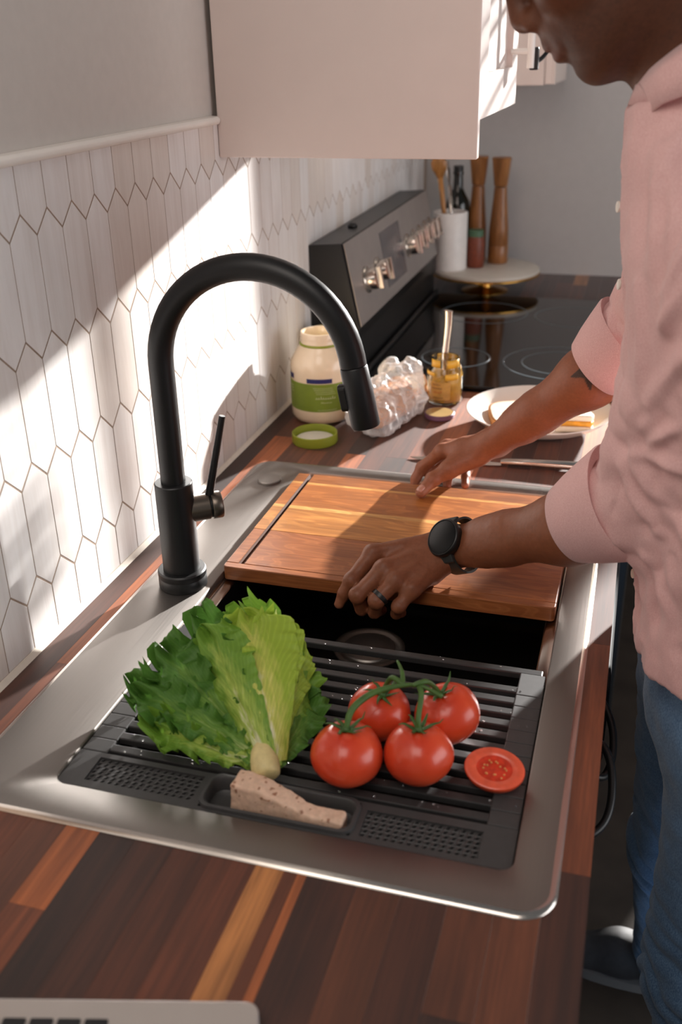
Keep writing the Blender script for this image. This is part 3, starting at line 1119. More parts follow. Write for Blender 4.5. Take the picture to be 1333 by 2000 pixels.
# growth rings: long ovals around knots
mp = t.n('ShaderNodeMapping')
mp.inputs['Scale'].default_value = (5.0, 26.0, 26.0)
t.l(add.outputs[0], mp.inputs[0])
warp = t.n('ShaderNodeTexNoise')
warp.inputs['Scale'].default_value = 0.9
warp.inputs['Detail'].default_value = 2
t.l(mp.outputs[0], warp.inputs['Vector'])
wv = t.n('ShaderNodeMath', operation='SINE')
ml = t.n('ShaderNodeMath', operation='MULTIPLY')
ml.inputs[1].default_value = 62.0
t.l(warp.outputs[0], ml.inputs[0])
t.l(ml.outputs[0], wv.inputs[0])
rg = t.ramp(wv.outputs[0], [(0.0, (0.80, 0.74, 0.70, 1)), (0.6, (1.06, 1.05, 1.04, 1)), (1.0, (0.92, 0.9, 0.88, 1))])
g2 = t.noise(scale=(8, 300, 300), s=1.0, detail=4, vec=add.outputs[0])
k2 = t.ramp(g2, [(0.3, (0.8, 0.77, 0.74, 1)), (0.7, (1.1, 1.1, 1.1, 1))])
g3 = t.noise(scale=(5, 18, 18), s=1.0, detail=3, vec=add.outputs[0], dist=0.8)
k3 = t.ramp(g3, [(0.3, (0.72, 0.68, 0.64, 1)), (0.7, (1.2, 1.18, 1.15, 1))])
c = t.mix(1.0, oi.outputs['Color'], rg, 'MULTIPLY')
c = t.mix(1.0, c, k2, 'MULTIPLY')
c = t.mix(1.0, c, k3, 'MULTIPLY')
t.color(c)
t.bump(g2, 0.05, 0.0005)
M['acacia'] = t.m

M['groove'] = plain('groove_stain', rgb(74, 42, 26), 0.6, var=0.15, s=60, spec=0.2)
BX0, BX1, BZ0, BZ1 = 0.0912, 0.5165, -0.0092, 0.0100
BY0, BY1 = 0.4595, 0.7735
bo = thing('cutting_board', 'acacia wood cutting board with a groove, held across the sink by both hands', 'cutting board', (0.3, 0.62, BZ0))
GX0, GX1 = 0.1085, 0.1160
planks = [(BY0, 0.574, (158, 98, 58)), (0.574, 0.648, (196, 136, 74)), (0.648, 0.6585, (222, 172, 104)), (0.6585, 0.735, (178, 112, 58)), (0.735, 0.7425, (218, 164, 96)), (0.7425, BY1, (170, 106, 58))]
for i, (ya, yb, c) in enumerate(planks):
    m = MB()
    def prof(notch):
        p = [(BX0, BZ0), (BX1, BZ0), (BX1, BZ1)]
        if notch:
            p += [(GX1, BZ1), (GX1 - 0.0015, BZ1 - 0.0055), (GX0 + 0.0015, BZ1 - 0.0055), (GX0, BZ1)]
        return p + [(BX0, BZ1)]
    if i == 0:
        # front plank with rounded outer corners, groove starts a little way in
        r = 0.006
        arcR = [(BX1 - r + r * math.sin(a), ya + r - r * math.cos(a)) for a in [k * PI / 2 / 5 for k in range(6)]]
        arcL = [(BX0 + r - r * math.sin(a), ya + r - r * math.cos(a)) for a in [k * PI / 2 / 5 for k in range(6)]][::-1]
        g0 = ya + 0.013
        m.prism(arcL + arcR + [(BX1, g0), (BX0, g0)], 2, BZ0, BZ1)
        m.prism(prof(True), 1, g0 + 0.00002, yb - 0.0001)
    else:
        m.prism(prof(True), 1, ya, yb - 0.0001)
    if i >= 0:
        e_ = 0.00025
        g_ = MB().prism([(GX1 - e_, BZ1 + 0.00005), (GX1 - 0.0015 - e_, BZ1 - 0.0055 + e_), (GX0 + 0.0015 + e_, BZ1 - 0.0055 + e_), (GX0 + e_, BZ1 + 0.00005), (GX0 - e_ * 0.2, BZ1 + 0.00005), (GX0 + 0.0015 - e_, BZ1 - 0.0055 - e_), (GX1 - 0.0015 + e_, BZ1 - 0.0055 - e_), (GX1 + e_ * 0.2, BZ1 + 0.00005)],
                        1, (ya + 0.013 if i == 0 else ya), yb - 0.0001)
    pk_ = m.build('plank', M['acacia'], bo, smooth=False, bevel=0.0012 if i == 0 else 0.0, color=rgb(*c))
    g_.build('groove', M['groove'], pk_, smooth=False)

# ------------------------------------------------------------------ range
RY0, RY1 = 1.2655, 2.0265
rgx = 0.60
ra = thing('range', 'black electric range with a slate control panel and chrome knobs', 'range', (0.28, (RY0 + RY1) / 2, FLOOR))
MB().box(WALLX + 0.012, rgx - 0.02, RY0, RY1, FLOOR + 0.03, -0.003).build('body', M['dark_cab'], ra, smooth=False)
ct = MB().box(0.062, rgx, RY0, RY1, -0.002, 0.008).build('cooktop', M['black_gloss'], ra, smooth=False, bevel=0.003, segs=3)
def burner(cx, cy, r, w=0.0035):
    m = MB()
    n = 48
    v, f = [], []
    for k in range(n):
        a = 2 * PI * k / n
        for (rr, zz) in ((r - w / 2, 0.00805), (r + w / 2, 0.00805), (r + w / 2, 0.0084), (r - w / 2, 0.0084)):
            v.append((cx + rr * math.cos(a), cy + rr * math.sin(a), zz))
    for k in range(n):
        k2 = (k + 1) % n
        for q in range(4):
            q2 = (q + 1) % 4
            f.append((k * 4 + q, k2 * 4 + q, k2 * 4 + q2, k * 4 + q2))
    m.add(v, f)
    m.build('burner_ring', M['ring_print'], ct)
burner(0.435, 1.455, 0.118)
burner(0.435, 1.455, 0.080)
burner(0.435, 1.84, 0.095)
burner(0.215, 1.45, 0.072)
burner(0.215, 1.84, 0.105)
# back guard: trapezoid section with a slanted slate face
MB().prism([(WALLX + 0.001, 0.0), (0.050, 0.0), (0.050, 0.085), (0.0545, 0.108), (0.0205, 0.272), (WALLX + 0.001, 0.268)], 1, RY0, RY1).build('back_guard', M['black'], ra, smooth=False, bevel=0.002)
p0, p1 = Vector((0.0555, 0, 0.112)), Vector((0.0225, 0, 0.271))
up_ = (p1 - p0).normalized()
nrm_ = Vector((up_.z, 0, -up_.x))
def on_panel(yc, h):
    return p0 + (p1 - p0) * h + Vector((0, yc, 0))
pm = MB()
v = []
for off in (0.0008, 0.0028):
    for (yy, hh) in ((RY0 + 0.004, 0.0), (RY1 - 0.004, 0.0), (RY1 - 0.004, 1.0), (RY0 + 0.004, 1.0)):
        v.append(on_panel(yy, hh) + nrm_ * off)
pm.add(v, [(0, 3, 2, 1), (4, 5, 6, 7), (0, 1, 5, 4), (1, 2, 6, 5), (2, 3, 7, 6), (3, 0, 4, 7)])
cpn = pm.build('control_panel', M['range_panel'], ra, smooth=False)
dm = MB()
v = []
for off in (0.0029, 0.0036):
    for (yy, hh) in ((1.515, 0.14), (1.69, 0.14), (1.69, 0.86), (1.515, 0.86)):
        v.append(on_panel(yy, hh) + nrm_ * off)
dm.add(v, [(0, 3, 2, 1), (4, 5, 6, 7), (0, 1, 5, 4), (1, 2, 6, 5), (2, 3, 7, 6), (3, 0, 4, 7)])
dm.build('display', M['range_display'], cpn, smooth=False)
for yy in (1.365, 1.455, 1.735, 1.80, 1.865, 1.93, 1.985):
    c0 = on_panel(yy, 0.45) + nrm_ * 0.0028
    kn = MB().lathe([(0.027, 0.0), (0.027, 0.003), (0.022, 0.005), (0.0215, 0.022), (0.0205, 0.024), (0.0, 0.0243)], c0, 28, nrm_).build('knob', M['steel_bright'], cpn, angle=35)
    g = MB()
    v = []
    for off in (0.0245, 0.034):
        for (a, b) in ((-0.0045, -0.0225), (0.0045, -0.0225), (0.0045, 0.0225), (-0.0045, 0.0225)):
            v.append(c0 + nrm_ * off + Vector((0, a, 0)) + up_ * b)
    g.add(v, [(0, 3, 2, 1), (4, 5, 6, 7), (0, 1, 5, 4), (1, 2, 6, 5), (2, 3, 7, 6), (3, 0, 4, 7)])
    g.build('knob_grip', M['steel_bright'], cpn, smooth=False, bevel=0.001)
# steel lip and oven front
MB().box(0.0555, 0.0635, RY0 + 0.002, RY1 - 0.002, 0.0085, 0.020).build('rear_lip', M['black'], ra, smooth=False, bevel=0.002)
od = MB().box(rgx - 0.0195, rgx + 0.012, RY0 + 0.004, RY1 - 0.004, FLOOR + 0.18, -0.09).build('oven_door', M['black'], ra, smooth=False, bevel=0.004)
MB().tube([(rgx + 0.045, RY0 + 0.06, -0.13), (rgx + 0.045, RY1 - 0.06, -0.13)], 0.009, 12).build('handle', M['steel'], od)
MB().lathe([(0.010, 0.0), (0.010, 0.004), (0.006, 0.009), (0.0, 0.0095)], (-0.012, 1.46, 0.2705), 16).build('vent_cap', M['black'], ra)

# ------------------------------------------------------------------ stone tray in the far corner and what stands on it
TX, TY, TZ = 0.172, 2.125, 0.06
tr0 = thing('cake_stand', 'round pale stone stand with a brass rim and brass foot in the far corner', 'stand', (TX, TY, CT))
MB().lathe([(0.0, 0.0), (0.142, 0.0), (0.144, 0.002), (0.144, 0.009), (0.142, 0.010), (0.0, 0.010)], (TX, TY, TZ - 0.010), 64).build('stone_top', M['stone_disc'], tr0, angle=40)
MB().lathe([(0.0, -0.002), (0.138, -0.002), (0.1455, 0.0), (0.1455, 0.0035), (0.1445, 0.0045)], (TX, TY, TZ - 0.0145), 64).build('brass_rim', M['brass'], tr0, angle=40)
MB().lathe([(0.062, 0.0), (0.062, 0.003), (0.05, 0.006), (0.02, 0.012), (0.016, 0.025), (0.02, 0.038), (0.045, 0.046), (0.05, 0.0475)], (TX, TY, CT + 0.0002), 40).build('foot', M['brass'], tr0, angle=40)

cr = thing('utensil_crock', 'white marble utensil crock on the stone stand', 'crock', (0.075, 2.085, TZ))
MB().lathe([(0.044, 0.0), (0.046, 0.002), (0.046, 0.148), (0.0445, 0.150), (0.040, 0.150), (0.039, 0.147), (0.039, 0.006), (0.0, 0.006)], (0.079, 2.085, TZ + 0.0003), 40).build('body', M['crock'], cr, angle=40)
for (nm, lab, tip, colr, rr, base_) in (('wooden_spoon', 'wooden spoon leaning in the marble crock', (0.046, 2.070, 0.345), None, 0.006, (0.078, 2.098, 0.072)),
                                  ('steel_spatula', 'steel handled utensil leaning in the marble crock', (0.062, 2.118, 0.33), 'steel', 0.005, (0.098, 2.072, 0.072))):
    b0, t0 = Vector(base_), Vector(tip)
    u = thing(nm, lab, 'utensil', b0)
    if colr is None:
        MB().tube([b0, b0 + (t0 - b0) * 0.5, b0 + (t0 - b0) * 0.82], [rr, rr * 1.05, rr * 1.1], 12).build('handle', M['mill'], u, color=rgb(196, 140, 78))
        m = MB()
        m.tube([b0 + (t0 - b0) * k for k in (0.80, 0.85, 0.9, 0.96, 1.0, 1.02)], [rr, rr * 2.0, rr * 3.2, rr * 3.4, rr * 2.4, rr * 0.6], 16, flat=0.35, up=(0, 1, 0))
        m.build('spoon_bowl', M['mill'], u, color=rgb(196, 140, 78))
    else:
        MB().tube([b0, b0 + (t0 - b0) * 0.5, b0 + (t0 - b0) * 0.78], [rr * .8, rr, rr * 1.1], 12).build('handle', M['cutlery'], u)
        MB().tube([b0 + (t0 - b0) * k for k in (0.77, 0.8, 0.86, 1.0, 1.01)], [rr, rr * 2.6, rr * 4.6, rr * 4.8, rr * 4.2], 16, flat=0.12, up=(1, 0, 0)).build('blade', M['cutlery'], u)

ob = thing('oil_bottle', 'dark glass bottle behind the marble crock', 'bottle', (0.078, 2.195, TZ))
MB().lathe([(0.030, 0.0), (0.033, 0.003), (0.0335, 0.145), (0.031, 0.162), (0.020, 0.182), (0.0135, 0.195), (0.0125, 0.228), (0.0145, 0.230), (0.0145, 0.238), (0.0, 0.238)], (0.078, 2.195, TZ + 0.0003), 32).build('glass', M['bottle'], ob, angle=40)
MB().lathe([(0.0135, 0.238), (0.0135, 0.252), (0.0, 0.2525)], (0.078, 2.195, TZ + 0.0004), 24).build('cap', M['black'], ob, angle=40)

def mill(x, y, h, label):
    p = thing('pepper_mill', label, 'pepper mill', (x, y, TZ), 'tall wooden pepper mills')
    s = h / 0.27
    wc = rgb(150, 100, 56)
    MB().lathe([(0.026, 0.0), (0.0275, 0.003), (0.0275, 0.045 * s), (0.0262, 0.047 * s), (0.0275, 0.049 * s), (0.026, 0.09 * s), (0.0185, 0.17 * s), (0.0170, 0.196 * s), (0.0, 0.197 * s)], (x, y, TZ + 0.0003), 32).build('body', M['mill'], p, angle=40, color=wc)
    MB().lathe([(0.0172, 0.1985 * s), (0.0185, 0.203 * s), (0.0250, 0.262 * s), (0.0262, 0.268 * s), (0.0240, 0.27 * s), (0.0, 0.27 * s)], (x, y, TZ + 0.0003), 32).build('head', M['mill'], p, angle=40, color=rgb(164, 112, 64))
mill(0.130, 2.215, 0.275, 'tall wooden pepper mill standing close to the dark bottle')
mill(0.1935, 2.195, 0.275, 'rightmost tall wooden pepper mill against the grey wall')
sj = thing('spice_jar', 'small glass jar of red spice with a green cap on the stone stand', 'jar', (0.1425, 2.125, TZ))
MB().lathe([(0.0215, 0.0), (0.0235, 0.003), (0.0235, 0.07), (0.0195, 0.081), (0.0, 0.081)], (0.1425, 2.125, TZ + 0.0003), 28).build('jar_body', M['spice'], sj, angle=40)
MB().lathe([(0.0205, 0.0812), (0.0205, 0.097), (0.019, 0.0985), (0.0, 0.0985)], (0.1425, 2.125, TZ + 0.0003), 28).build('cap', M['spice_cap'], sj, angle=40)

# ------------------------------------------------------------------ things on the worktop behind the sink
ZC = CT + 0.0003
# mayonnaise jar: body, green label band, open mouth
JX, JY = 0.0385, 1.062
mj = thing('mayonnaise_jar', 'large open mayonnaise jar with a green label by the tiled wall', 'jar', (JX, JY, ZC))
M['mayo'] = plain('mayonnaise', rgb(238, 214, 182), 0.25, var=0.03, s=20, coat=0.4)
MB().lathe([(0.040, 0.0), (0.050, 0.004), (0.0545, 0.012), (0.0550, 0.026), (0.0548, 0.094), (0.0552, 0.100), (0.0530, 0.112), (0.0440, 0.128), (0.0370, 0.137), (0.0362, 0.139)], (JX, JY, ZC), 56, cap=True).build('jar_body', M['mayo'], mj, angle=50)
MB().lathe([(0.0366, 0.1385), (0.0372, 0.1395), (0.0372, 0.1415), (0.0362, 0.1425)], (JX, JY, ZC), 48).build('seal_ring', M['green_lid'], mj, angle=50)
MB().lathe([(0.0350, 0.142), (0.0356, 0.146), (0.0345, 0.148), (0.0356, 0.151), (0.0345, 0.154), (0.0352, 0.159), (0.034, 0.1615), (0.031, 0.1615), (0.030, 0.158), (0.030, 0.14), (0.0, 0.139)], (JX, JY, ZC), 48).build('jar_neck', M['mayo'], mj, angle=60)


def band(r, z0, z1, a0, a1, cx, cy, n=40, th=0.0004):
    m = MB()
    v, f = [], []
    for k in range(n + 1):
        a = a0 + (a1 - a0) * k / n
        for (rr, zz) in ((r, z0), (r + th, z0), (r + th, z1), (r, z1)):
            v.append((cx + rr * math.cos(a), cy + rr * math.sin(a), zz))
    for k in range(n):
        for q in range(4):
            q2 = (q + 1) % 4
            f.append((k * 4 + q, (k + 1) * 4 + q, (k + 1) * 4 + q2, k * 4 + q2))
    f.append((0, 1, 2, 3))
    f.append((n * 4 + 3, n * 4 + 2, n * 4 + 1, n * 4))
    return m.add(v, f)


M['label_green'] = plain('label_green', rgb(120, 138, 44), 0.35, var=0.06, s=60)
M['label_navy'] = plain('label_navy', rgb(38, 40, 96), 0.35, var=0.05)
M['label_pale'] = plain('label_pale', rgb(205, 208, 160), 0.4, var=0.04)
lb = band(0.0551, ZC + 0.028, ZC + 0.079, -PI * 0.95, -0.05 * PI, JX, JY).build('label', M['label_green'], mj, angle=50)
band(0.0551, ZC + 0.0805, ZC + 0.0885, math.radians(-100), math.radians(-52), JX, JY, 16).build('label_strip', M['label_navy'], mj, angle=50)
band(0.0551, ZC + 0.0835, ZC + 0.0925, math.radians(-154), math.radians(-134), JX, JY, 8).build('label_strip', M['label_navy'], mj, angle=50)


def script_word(parent, r, cx, cy, ang0, z0, h, nlet, step, mat, seed=1, w=0.00045):
    """a handwritten-looking line wrapped round the jar: a continuous looping stroke"""
    rnd = random.Random(seed)
    pts = []
    for i in range(nlet):
        hh = h * rnd.choice((0.5, 0.55, 1.0, 0.6))
        for k in range(8):
            t_ = k / 8
            pts.append((ang0 + (i + t_ + 0.25 * math.sin(2 * PI * t_)) * step, z0 + hh * (0.5 - 0.5 * math.cos(2 * PI * t_))))
    P = [(cx + (r) * math.cos(a), cy + (r) * math.sin(a), z) for a, z in pts]
    MB().tube(P, w, 5).build('lettering', mat, parent)


script_word(lb, 0.0557, JX, JY, math.radians(-84), ZC + 0.052, 0.0055, 9, math.radians(4.3), M['label_pale'], 3)
script_word(lb, 0.0557, JX, JY, math.radians(-74), ZC + 0.0445, 0.003, 7, math.radians(3.0), M['label_pale'], 5, 0.0003)
for q in range(4):
    script_word(lb, 0.0557, JX, JY, math.radians(-88 + 2 * q), ZC + 0.0715 - 0.0035 * q, 0.0018, 14, math.radians(2.6), M['label_pale'], 8 + q, 0.00022)
script_word(lb, 0.0557, JX, JY, math.radians(-80), ZC + 0.031, 0.0016, 14, math.radians(2.6), M['label_pale'], 15, 0.00022)
for q in range(3):
    script_word(lb, 0.0557, JX, JY, math.radians(-150), ZC + 0.070 - 0.005 * q, 0.002, 6, math.radians(2.6), M['label_pale'], 20 + q, 0.00022)

# open jar further back against the wall
bj = thing('glass_jar', 'squat olive-rimmed jar partly hidden behind the mayonnaise jar', 'jar', (0.010, 1.195, ZC))
MB().lathe([(0.034, 0.0), (0.037, 0.003), (0.037, 0.105), (0.033, 0.118), (0.0325, 0.128), (0.029, 0.128), (0.0285, 0.112), (0.0, 0.11)], (0.012, 1.200, ZC), 36).build('jar_body', plain('olive_glass', rgb(96, 92, 62), 0.2, var=0.1), bj, angle=40)
MB().lathe([(0.0332, 0.118), (0.0342, 0.119), (0.0342, 0.1275), (0.0332, 0.1285)], (0.012, 1.200, ZC), 36).build('rim', plain('olive_rim', rgb(150, 138, 92), 0.3, var=0.05), bj, angle=40)

# jar lids lying upside down
ml_ = thing('jar_lid', 'green jar lid lying upside down in front of the mayonnaise jar', 'lid', (0.0625, 0.942, ZC))
MB().lathe([(0.0, 0.0), (0.0385, 0.0), (0.0395, 0.0015), (0.0392, 0.0165), (0.0380, 0.0175), (0.0368, 0.0165), (0.0368, 0.0045), (0.0, 0.0045)], (0.0625, 0.942, ZC), 56).build('shell', M['green_lid'], ml_, angle=40)
MB().lathe([(0.0, 0.0), (0.0325, 0.0), (0.0330, 0.001), (0.0300, 0.0018), (0.0, 0.0016)], (0.0625, 0.942, ZC + 0.0046), 48).build('liner', M['lid_inner'], ml_, angle=40)
m2 = thing('jar_lid', 'small golden jar lid with a purple edge in front of the mustard jar', 'lid', (0.248, 1.110, ZC))
MB().lathe([(0.0, 0.0), (0.026, 0.0), (0.0275, 0.0015), (0.0275, 0.0085), (0.0265, 0.0095), (0.0255, 0.009)], (0.248, 1.110, ZC), 48).build('rim', M['purple'], m2, angle=40)
MB().lathe([(0.0252, 0.0092), (0.0240, 0.0045), (0.0, 0.0040), ], (0.248, 1.110, ZC), 48).build('liner', M['mustard_lid'], m2, angle=40)

# mustard jar with a knife standing in it
MXc, MYc = 0.2405, 1.198
tg = NT('clear_glass').set(Roughness=0.05)
tg.b.inputs['Transmission Weight'].default_value = 1.0
tg.b.inputs['IOR'].default_value = 1.45
nzg = tg.noise(s=40)
tg.color(tg.ramp(nzg, [(0.3, (0.95, 0.93, 0.86, 1)), (0.7, (1, 0.99, 0.95, 1))]))
M['glass'] = tg.m
mu = thing('mustard_jar', 'open glass mustard jar with a knife standing in it', 'jar', (MXc, MYc, ZC))
MB().lathe([(0.028, 0.0), (0.0325, 0.003), (0.0335, 0.010), (0.0335, 0.050), (0.0325, 0.058), (0.0285, 0.066), (0.0262, 0.069), (0.0255, 0.071), (0.0262, 0.0725), (0.0255, 0.075), (0.0262, 0.077), (0.0255, 0.0865), (0.0245, 0.0885), (0.0230, 0.0875),
            (0.0228, 0.070), (0.0250, 0.066), (0.0295, 0.057), (0.0305, 0.050), (0.0305, 0.006), (0.0, 0.005)], (MXc, MYc, ZC), 48).build('jar_glass', M['glass'], mu, angle=50)
m = MB()
v, f = [], []
n, prof_ = 40, [(0.0, 0.0055), (0.028, 0.0055), (0.0303, 0.008), (0.0303, 0.053), (0.028, 0.058), (0.018, 0.049), (0.0, 0.044)]
for i, (r, h) in enumerate(prof_):
    for k in range(n):
        a = 2 * PI * k / n
        hh = h + (0.010 * math.sin(a * 1.0 + 0.6) + 0.006 * math.sin(3 * a)) * (1 if i in (3, 4, 5) else 0)
        v.append((MXc + r * math.cos(a), MYc + r * math.sin(a), ZC + hh))
for i in range(len(prof_) - 1):
    for k in range(n):
        k2 = (k + 1) % n
        f.append((i * n + k, i * n + k2, (i + 1) * n + k2, (i + 1) * n + k))
m.add(v, f)
m.build('mustard', M['mustard'], mu)
# smears of mustard round the neck
for a0, a1, z0, z1 in ((-2.6, -1.75, 0.072, 0.0865), (-1.25, -0.2, 0.071, 0.0865), (0.4, 2.4, 0.070, 0.086), (-2.9, -2.0, 0.057, 0.064), (-1.4, -0.6, 0.050, 0.062)):
    band(0.0262 if z0 > 0.066 else 0.0328, ZC + z0, ZC + z1, a0, a1, MXc, MYc, 14, 0.0008).build('mustard_smear', M['mustard'], mu)
band(0.0336, ZC + 0.012, ZC + 0.047, math.radians(-130), math.radians(-62), MXc, MYc, 16).build('label', plain('mustard_label', rgb(196, 150, 78), 0.4, var=0.12, s=120), mu, angle=50)
for q, (aa, zz, hh, nn, ss) in enumerate(((-122, 0.041, 0.003, 6, 5.0), (-124, 0.034, 0.004, 7, 5.2), (-118, 0.026, 0.005, 4, 7.5), (-122, 0.016, 0.002, 9, 4.2))):
    script_word(mu, 0.0342, MXc, MYc, math.radians(aa), ZC + zz, hh, nn, math.radians(ss), plain('mustard_print', (rgb(120, 70, 50) if q != 2 else rgb(190, 90, 40)), 0.5), 30 + q, 0.0004)

kn = thing('table_knife', 'steel table knife standing handle up in the mustard jar', 'knife', (MXc, MYc, ZC + 0.045))
kpts = spline([(MXc - 0.002, MYc + 0.004, ZC + 0.050), (MXc - 0.001, MYc - 0.002, ZC + 0.085), (MXc + 0.001, MYc - 0.004, ZC + 0.118), (MXc + 0.004, MYc - 0.006, ZC + 0.150), (MXc + 0.0045, MYc - 0.008, ZC + 0.176)], 5)
nk = len(kpts)
MB().tube(kpts, [0.0052 + 0.0045 * (i / nk) ** 0.8 for i in range(nk)], 16, flat=0.5, up=(0.35, 1, 0)).build('handle', M['cutlery'], kn, angle=60)
MB().tube([(MXc - 0.004, MYc + 0.010, ZC + 0.0475), (MXc - 0.002, MYc + 0.004, ZC + 0.0515)], [0.005, 0.0052], 12, flat=0.2, up=(0.35, 1, 0)).build('blade', M['cutlery'], kn)

# dinner knife lying on the worktop
dk = thing('dinner_knife', 'steel dinner knife lying flat on the walnut behind the cutting board', 'knife', (0.39, 0.908, ZC))
ang = 0.02
bl = MB()
n = 14
va, fa_ = [], []
for i in range(n + 1):
    tt = i / n
    x = 0.240 + 0.150 * tt
    wdt = 0.0095 * min(1, (tt * 5) ** 0.5) * (1 if tt < 0.85 else 1 - 0.35 * (tt - 0.85) / 0.15)
    y = 0.9045 + 0.004 * tt
    va += [(x, y - wdt, ZC + 0.0022), (x, y + wdt * 0.6, ZC + 0.0026), (x, y + wdt * 0.6, ZC + 0.0012), (x, y - wdt, ZC + 0.0018)]
for i in range(n):
    for q in range(4):
        q2 = (q + 1) % 4
        fa_.append((i * 4 + q, (i + 1) * 4 + q, (i + 1) * 4 + q2, i * 4 + q2))
fa_ += [(0, 1, 2, 3), (n * 4 + 3, n * 4 + 2, n * 4 + 1, n * 4)]
bl.add(va, fa_)
bl.build('blade', M['cutlery'], dk, angle=30)
MB().tube([(0.389, 0.9085, ZC + 0.0055), (0.396, 0.9085, ZC + 0.0065), (0.43, 0.910, ZC + 0.0078), (0.48, 0.912, ZC + 0.0080), (0.535, 0.914, ZC + 0.0085), (0.545, 0.9145, ZC + 0.0080)], [0.0055, 0.0072, 0.0082, 0.0092, 0.0105, 0.0075], 16, flat=0.72, up=(0, 0, 1)).build('handle', M['cutlery'], dk, angle=60)

# plate with a sandwich
PX, PY, PR = 0.4275, 1.108, 0.1285
pl = thing('plate', 'white rimmed dinner plate beside the range on the worktop', 'plate', (PX, PY, ZC))
MB().lathe([(0.0, 0.002), (0.068, 0.002), (0.070, 0.0), (0.074, 0.0005), (0.080, 0.0035), (0.108, 0.0145), (0.126, 0.0285), (0.1285, 0.0305), (0.1275, 0.0318), (0.1235, 0.030), (0.106, 0.0185), (0.088, 0.0085), (0.078, 0.0065), (0.0, 0.006)], (PX, PY, ZC), 72).build('dish', M['porcelain'], pl, angle=60)


def slice_outline(cx, cy, w, h, rot, n=40):
    pts = []
    for k in range(n):
        a = 2 * PI * k / n
        ca, sa = math.cos(a), math.sin(a)
        x = w * (abs(ca) ** 0.55) * (1 if ca > 0 else -1)
        y = h * (abs(sa) ** 0.55) * (1 if sa > 0 else -1)
        x *= 1 + 0.06 * (y / h)
        pts.append((cx + x * math.cos(rot) - y * math.sin(rot), cy + x * math.sin(rot) + y * math.cos(rot)))
    return pts


def bread_slice(name, label, cx, cy, w, h, rot, z, th, tilt=(0, 0), group=None):
    e = thing(name, label, 'bread', (cx, cy, z), group)
    o1 = slice_outline(cx, cy, w, h, rot)
    o2 = slice_outline(cx, cy, w - 0.004, h - 0.004, rot)
    def P(p, zz):
        return (p[0], p[1], zz + (p[0] - cx) * tilt[0] + (p[1] - cy) * tilt[1])
    v, f = loft_rings([[P(p, z) for p in o2], [P(p, z + 0.001) for p in o1], [P(p, z + th - 0.001) for p in o1], [P(p, z + th) for p in o2]], (False, False))
    mk('crust', v, f, M['crust'], e, angle=60)
    for zz in (z + 0.0002, z + th - 0.0002):
        v = [P(p, zz) for p in o2]
        vv, ff = loft_rings([[P(p, zz - 0.0001) for p in o2], [P(p, zz + 0.0001) for p in o2]])
        mk('crumb', vv, ff, M['bread'], e, smooth=False)
    return e


bread_slice('bread_slice', 'white bread slice with brown crust lying on the plate', 0.395, 1.105, 0.055, 0.058, 0.2, ZC + 0.0105, 0.014, (0.05, 0.03))
sw = thing('sandwich_half', 'cut sandwich half with orange filling on the right of the plate', 'sandwich', (0.485, 1.085, ZC + 0.01))
for (zz, mm, nm, th) in ((0.0095, 'bread', 'bread', 0.010), (0.0200, 'filling', 'filling', 0.009), (0.0295, 'bread', 'bread', 0.010)):
    tri = [(0.462, 1.055), (0.520, 1.062), (0.524, 1.075), (0.500, 1.125), (0.486, 1.126), (0.455, 1.068)]
    MB().prism(tri, 2, ZC + zz, ZC + zz + th).build(nm, M[mm], sw, smooth=False, bevel=0.003, segs=3)
# loose slice standing by the mustard jar
bread_slice('bread_slice', 'slice of bread leaning behind the plastic bag beside the mustard jar', 0.172, 1.232, 0.026, 0.026, 0.5, ZC + 0.0105, 0.012, (0.0, 0.35))

# bread in a crumpled clear bag
lf = Vol((0.07, 0.95, -0.02), (0.25, 1.24, 0.12), 0.0025)
lf.cap((0.138, 1.025, 0.029), (0.164, 1.140, 0.030), 0.026, 0.027, 0.01)
lf.cap((0.157, 1.008, 0.024), (0.185, 1.105, 0.024), 0.020, 0.021, 0.012)
lf.clip(lambda X, Y, Z: (ZC + 0.0015 - Z))
V, Q = lf.mesh(3)
N = outward(V, Q)
V = V + N * ((fbm(V * 60) - 0.5) * 0.004)[:, None]
lo_ = mk('bread_loaf', V, Q, M['crust'])
tag(lo_, 'brown bread loaf end inside the crumpled plastic bag', 'bread')
bgv = Vol((0.05, 0.93, -0.02), (0.27, 1.30, 0.15), 0.0025)
bgv.cap((0.136, 1.020, 0.032), (0.168, 1.150, 0.036), 0.034, 0.036, 0.012)
bgv.cap((0.160, 1.000, 0.026), (0.188, 1.110, 0.030), 0.028, 0.029, 0.014)
bgv.cap((0.166, 1.140, 0.048), (0.182, 1.170, 0.066), 0.026, 0.015, 0.014)
bgv.cap((0.150, 1.160, 0.040), (0.135, 1.195, 0.055), 0.024, 0.014, 0.012)
bgv.clip(lambda X, Y, Z: (ZC + 0.0005 - Z))
V, Q = bgv.mesh(2)
N = outward(V, Q)
rid = np.abs(fbm(V * np.array([42, 42, 42]), 3) - 0.5) * 2
rid2 = np.abs(vnoise(V * np.array([95, 60, 95])) - 0.5) * 2
disp = (0.45 - rid) * 0.016 + (0.5 - rid2) * 0.007
V2 = V + N * disp[:, None]
V2[:, 2] = np.maximum(V2[:, 2], ZC + 0.0004)
tb_ = NT('clear_plastic').set(Roughness=0.12)
nzb = tb_.noise(s=45)
tb_.color(tb_.ramp(nzb, [(0.3, (0.86, 0.84, 0.83, 1)), (0.7, (0.97, 0.96, 0.96, 1))]))
trn = tb_.n('ShaderNodeBsdfTransparent')
mxs = tb_.n('ShaderNodeMixShader')
lw = tb_.n('ShaderNodeLayerWeight')
lw.inputs['Blend'].default_value = 0.35
mr = tb_.n('ShaderNodeMapRange')
tb_.l(lw.outputs['Facing'], mr.inputs[0])
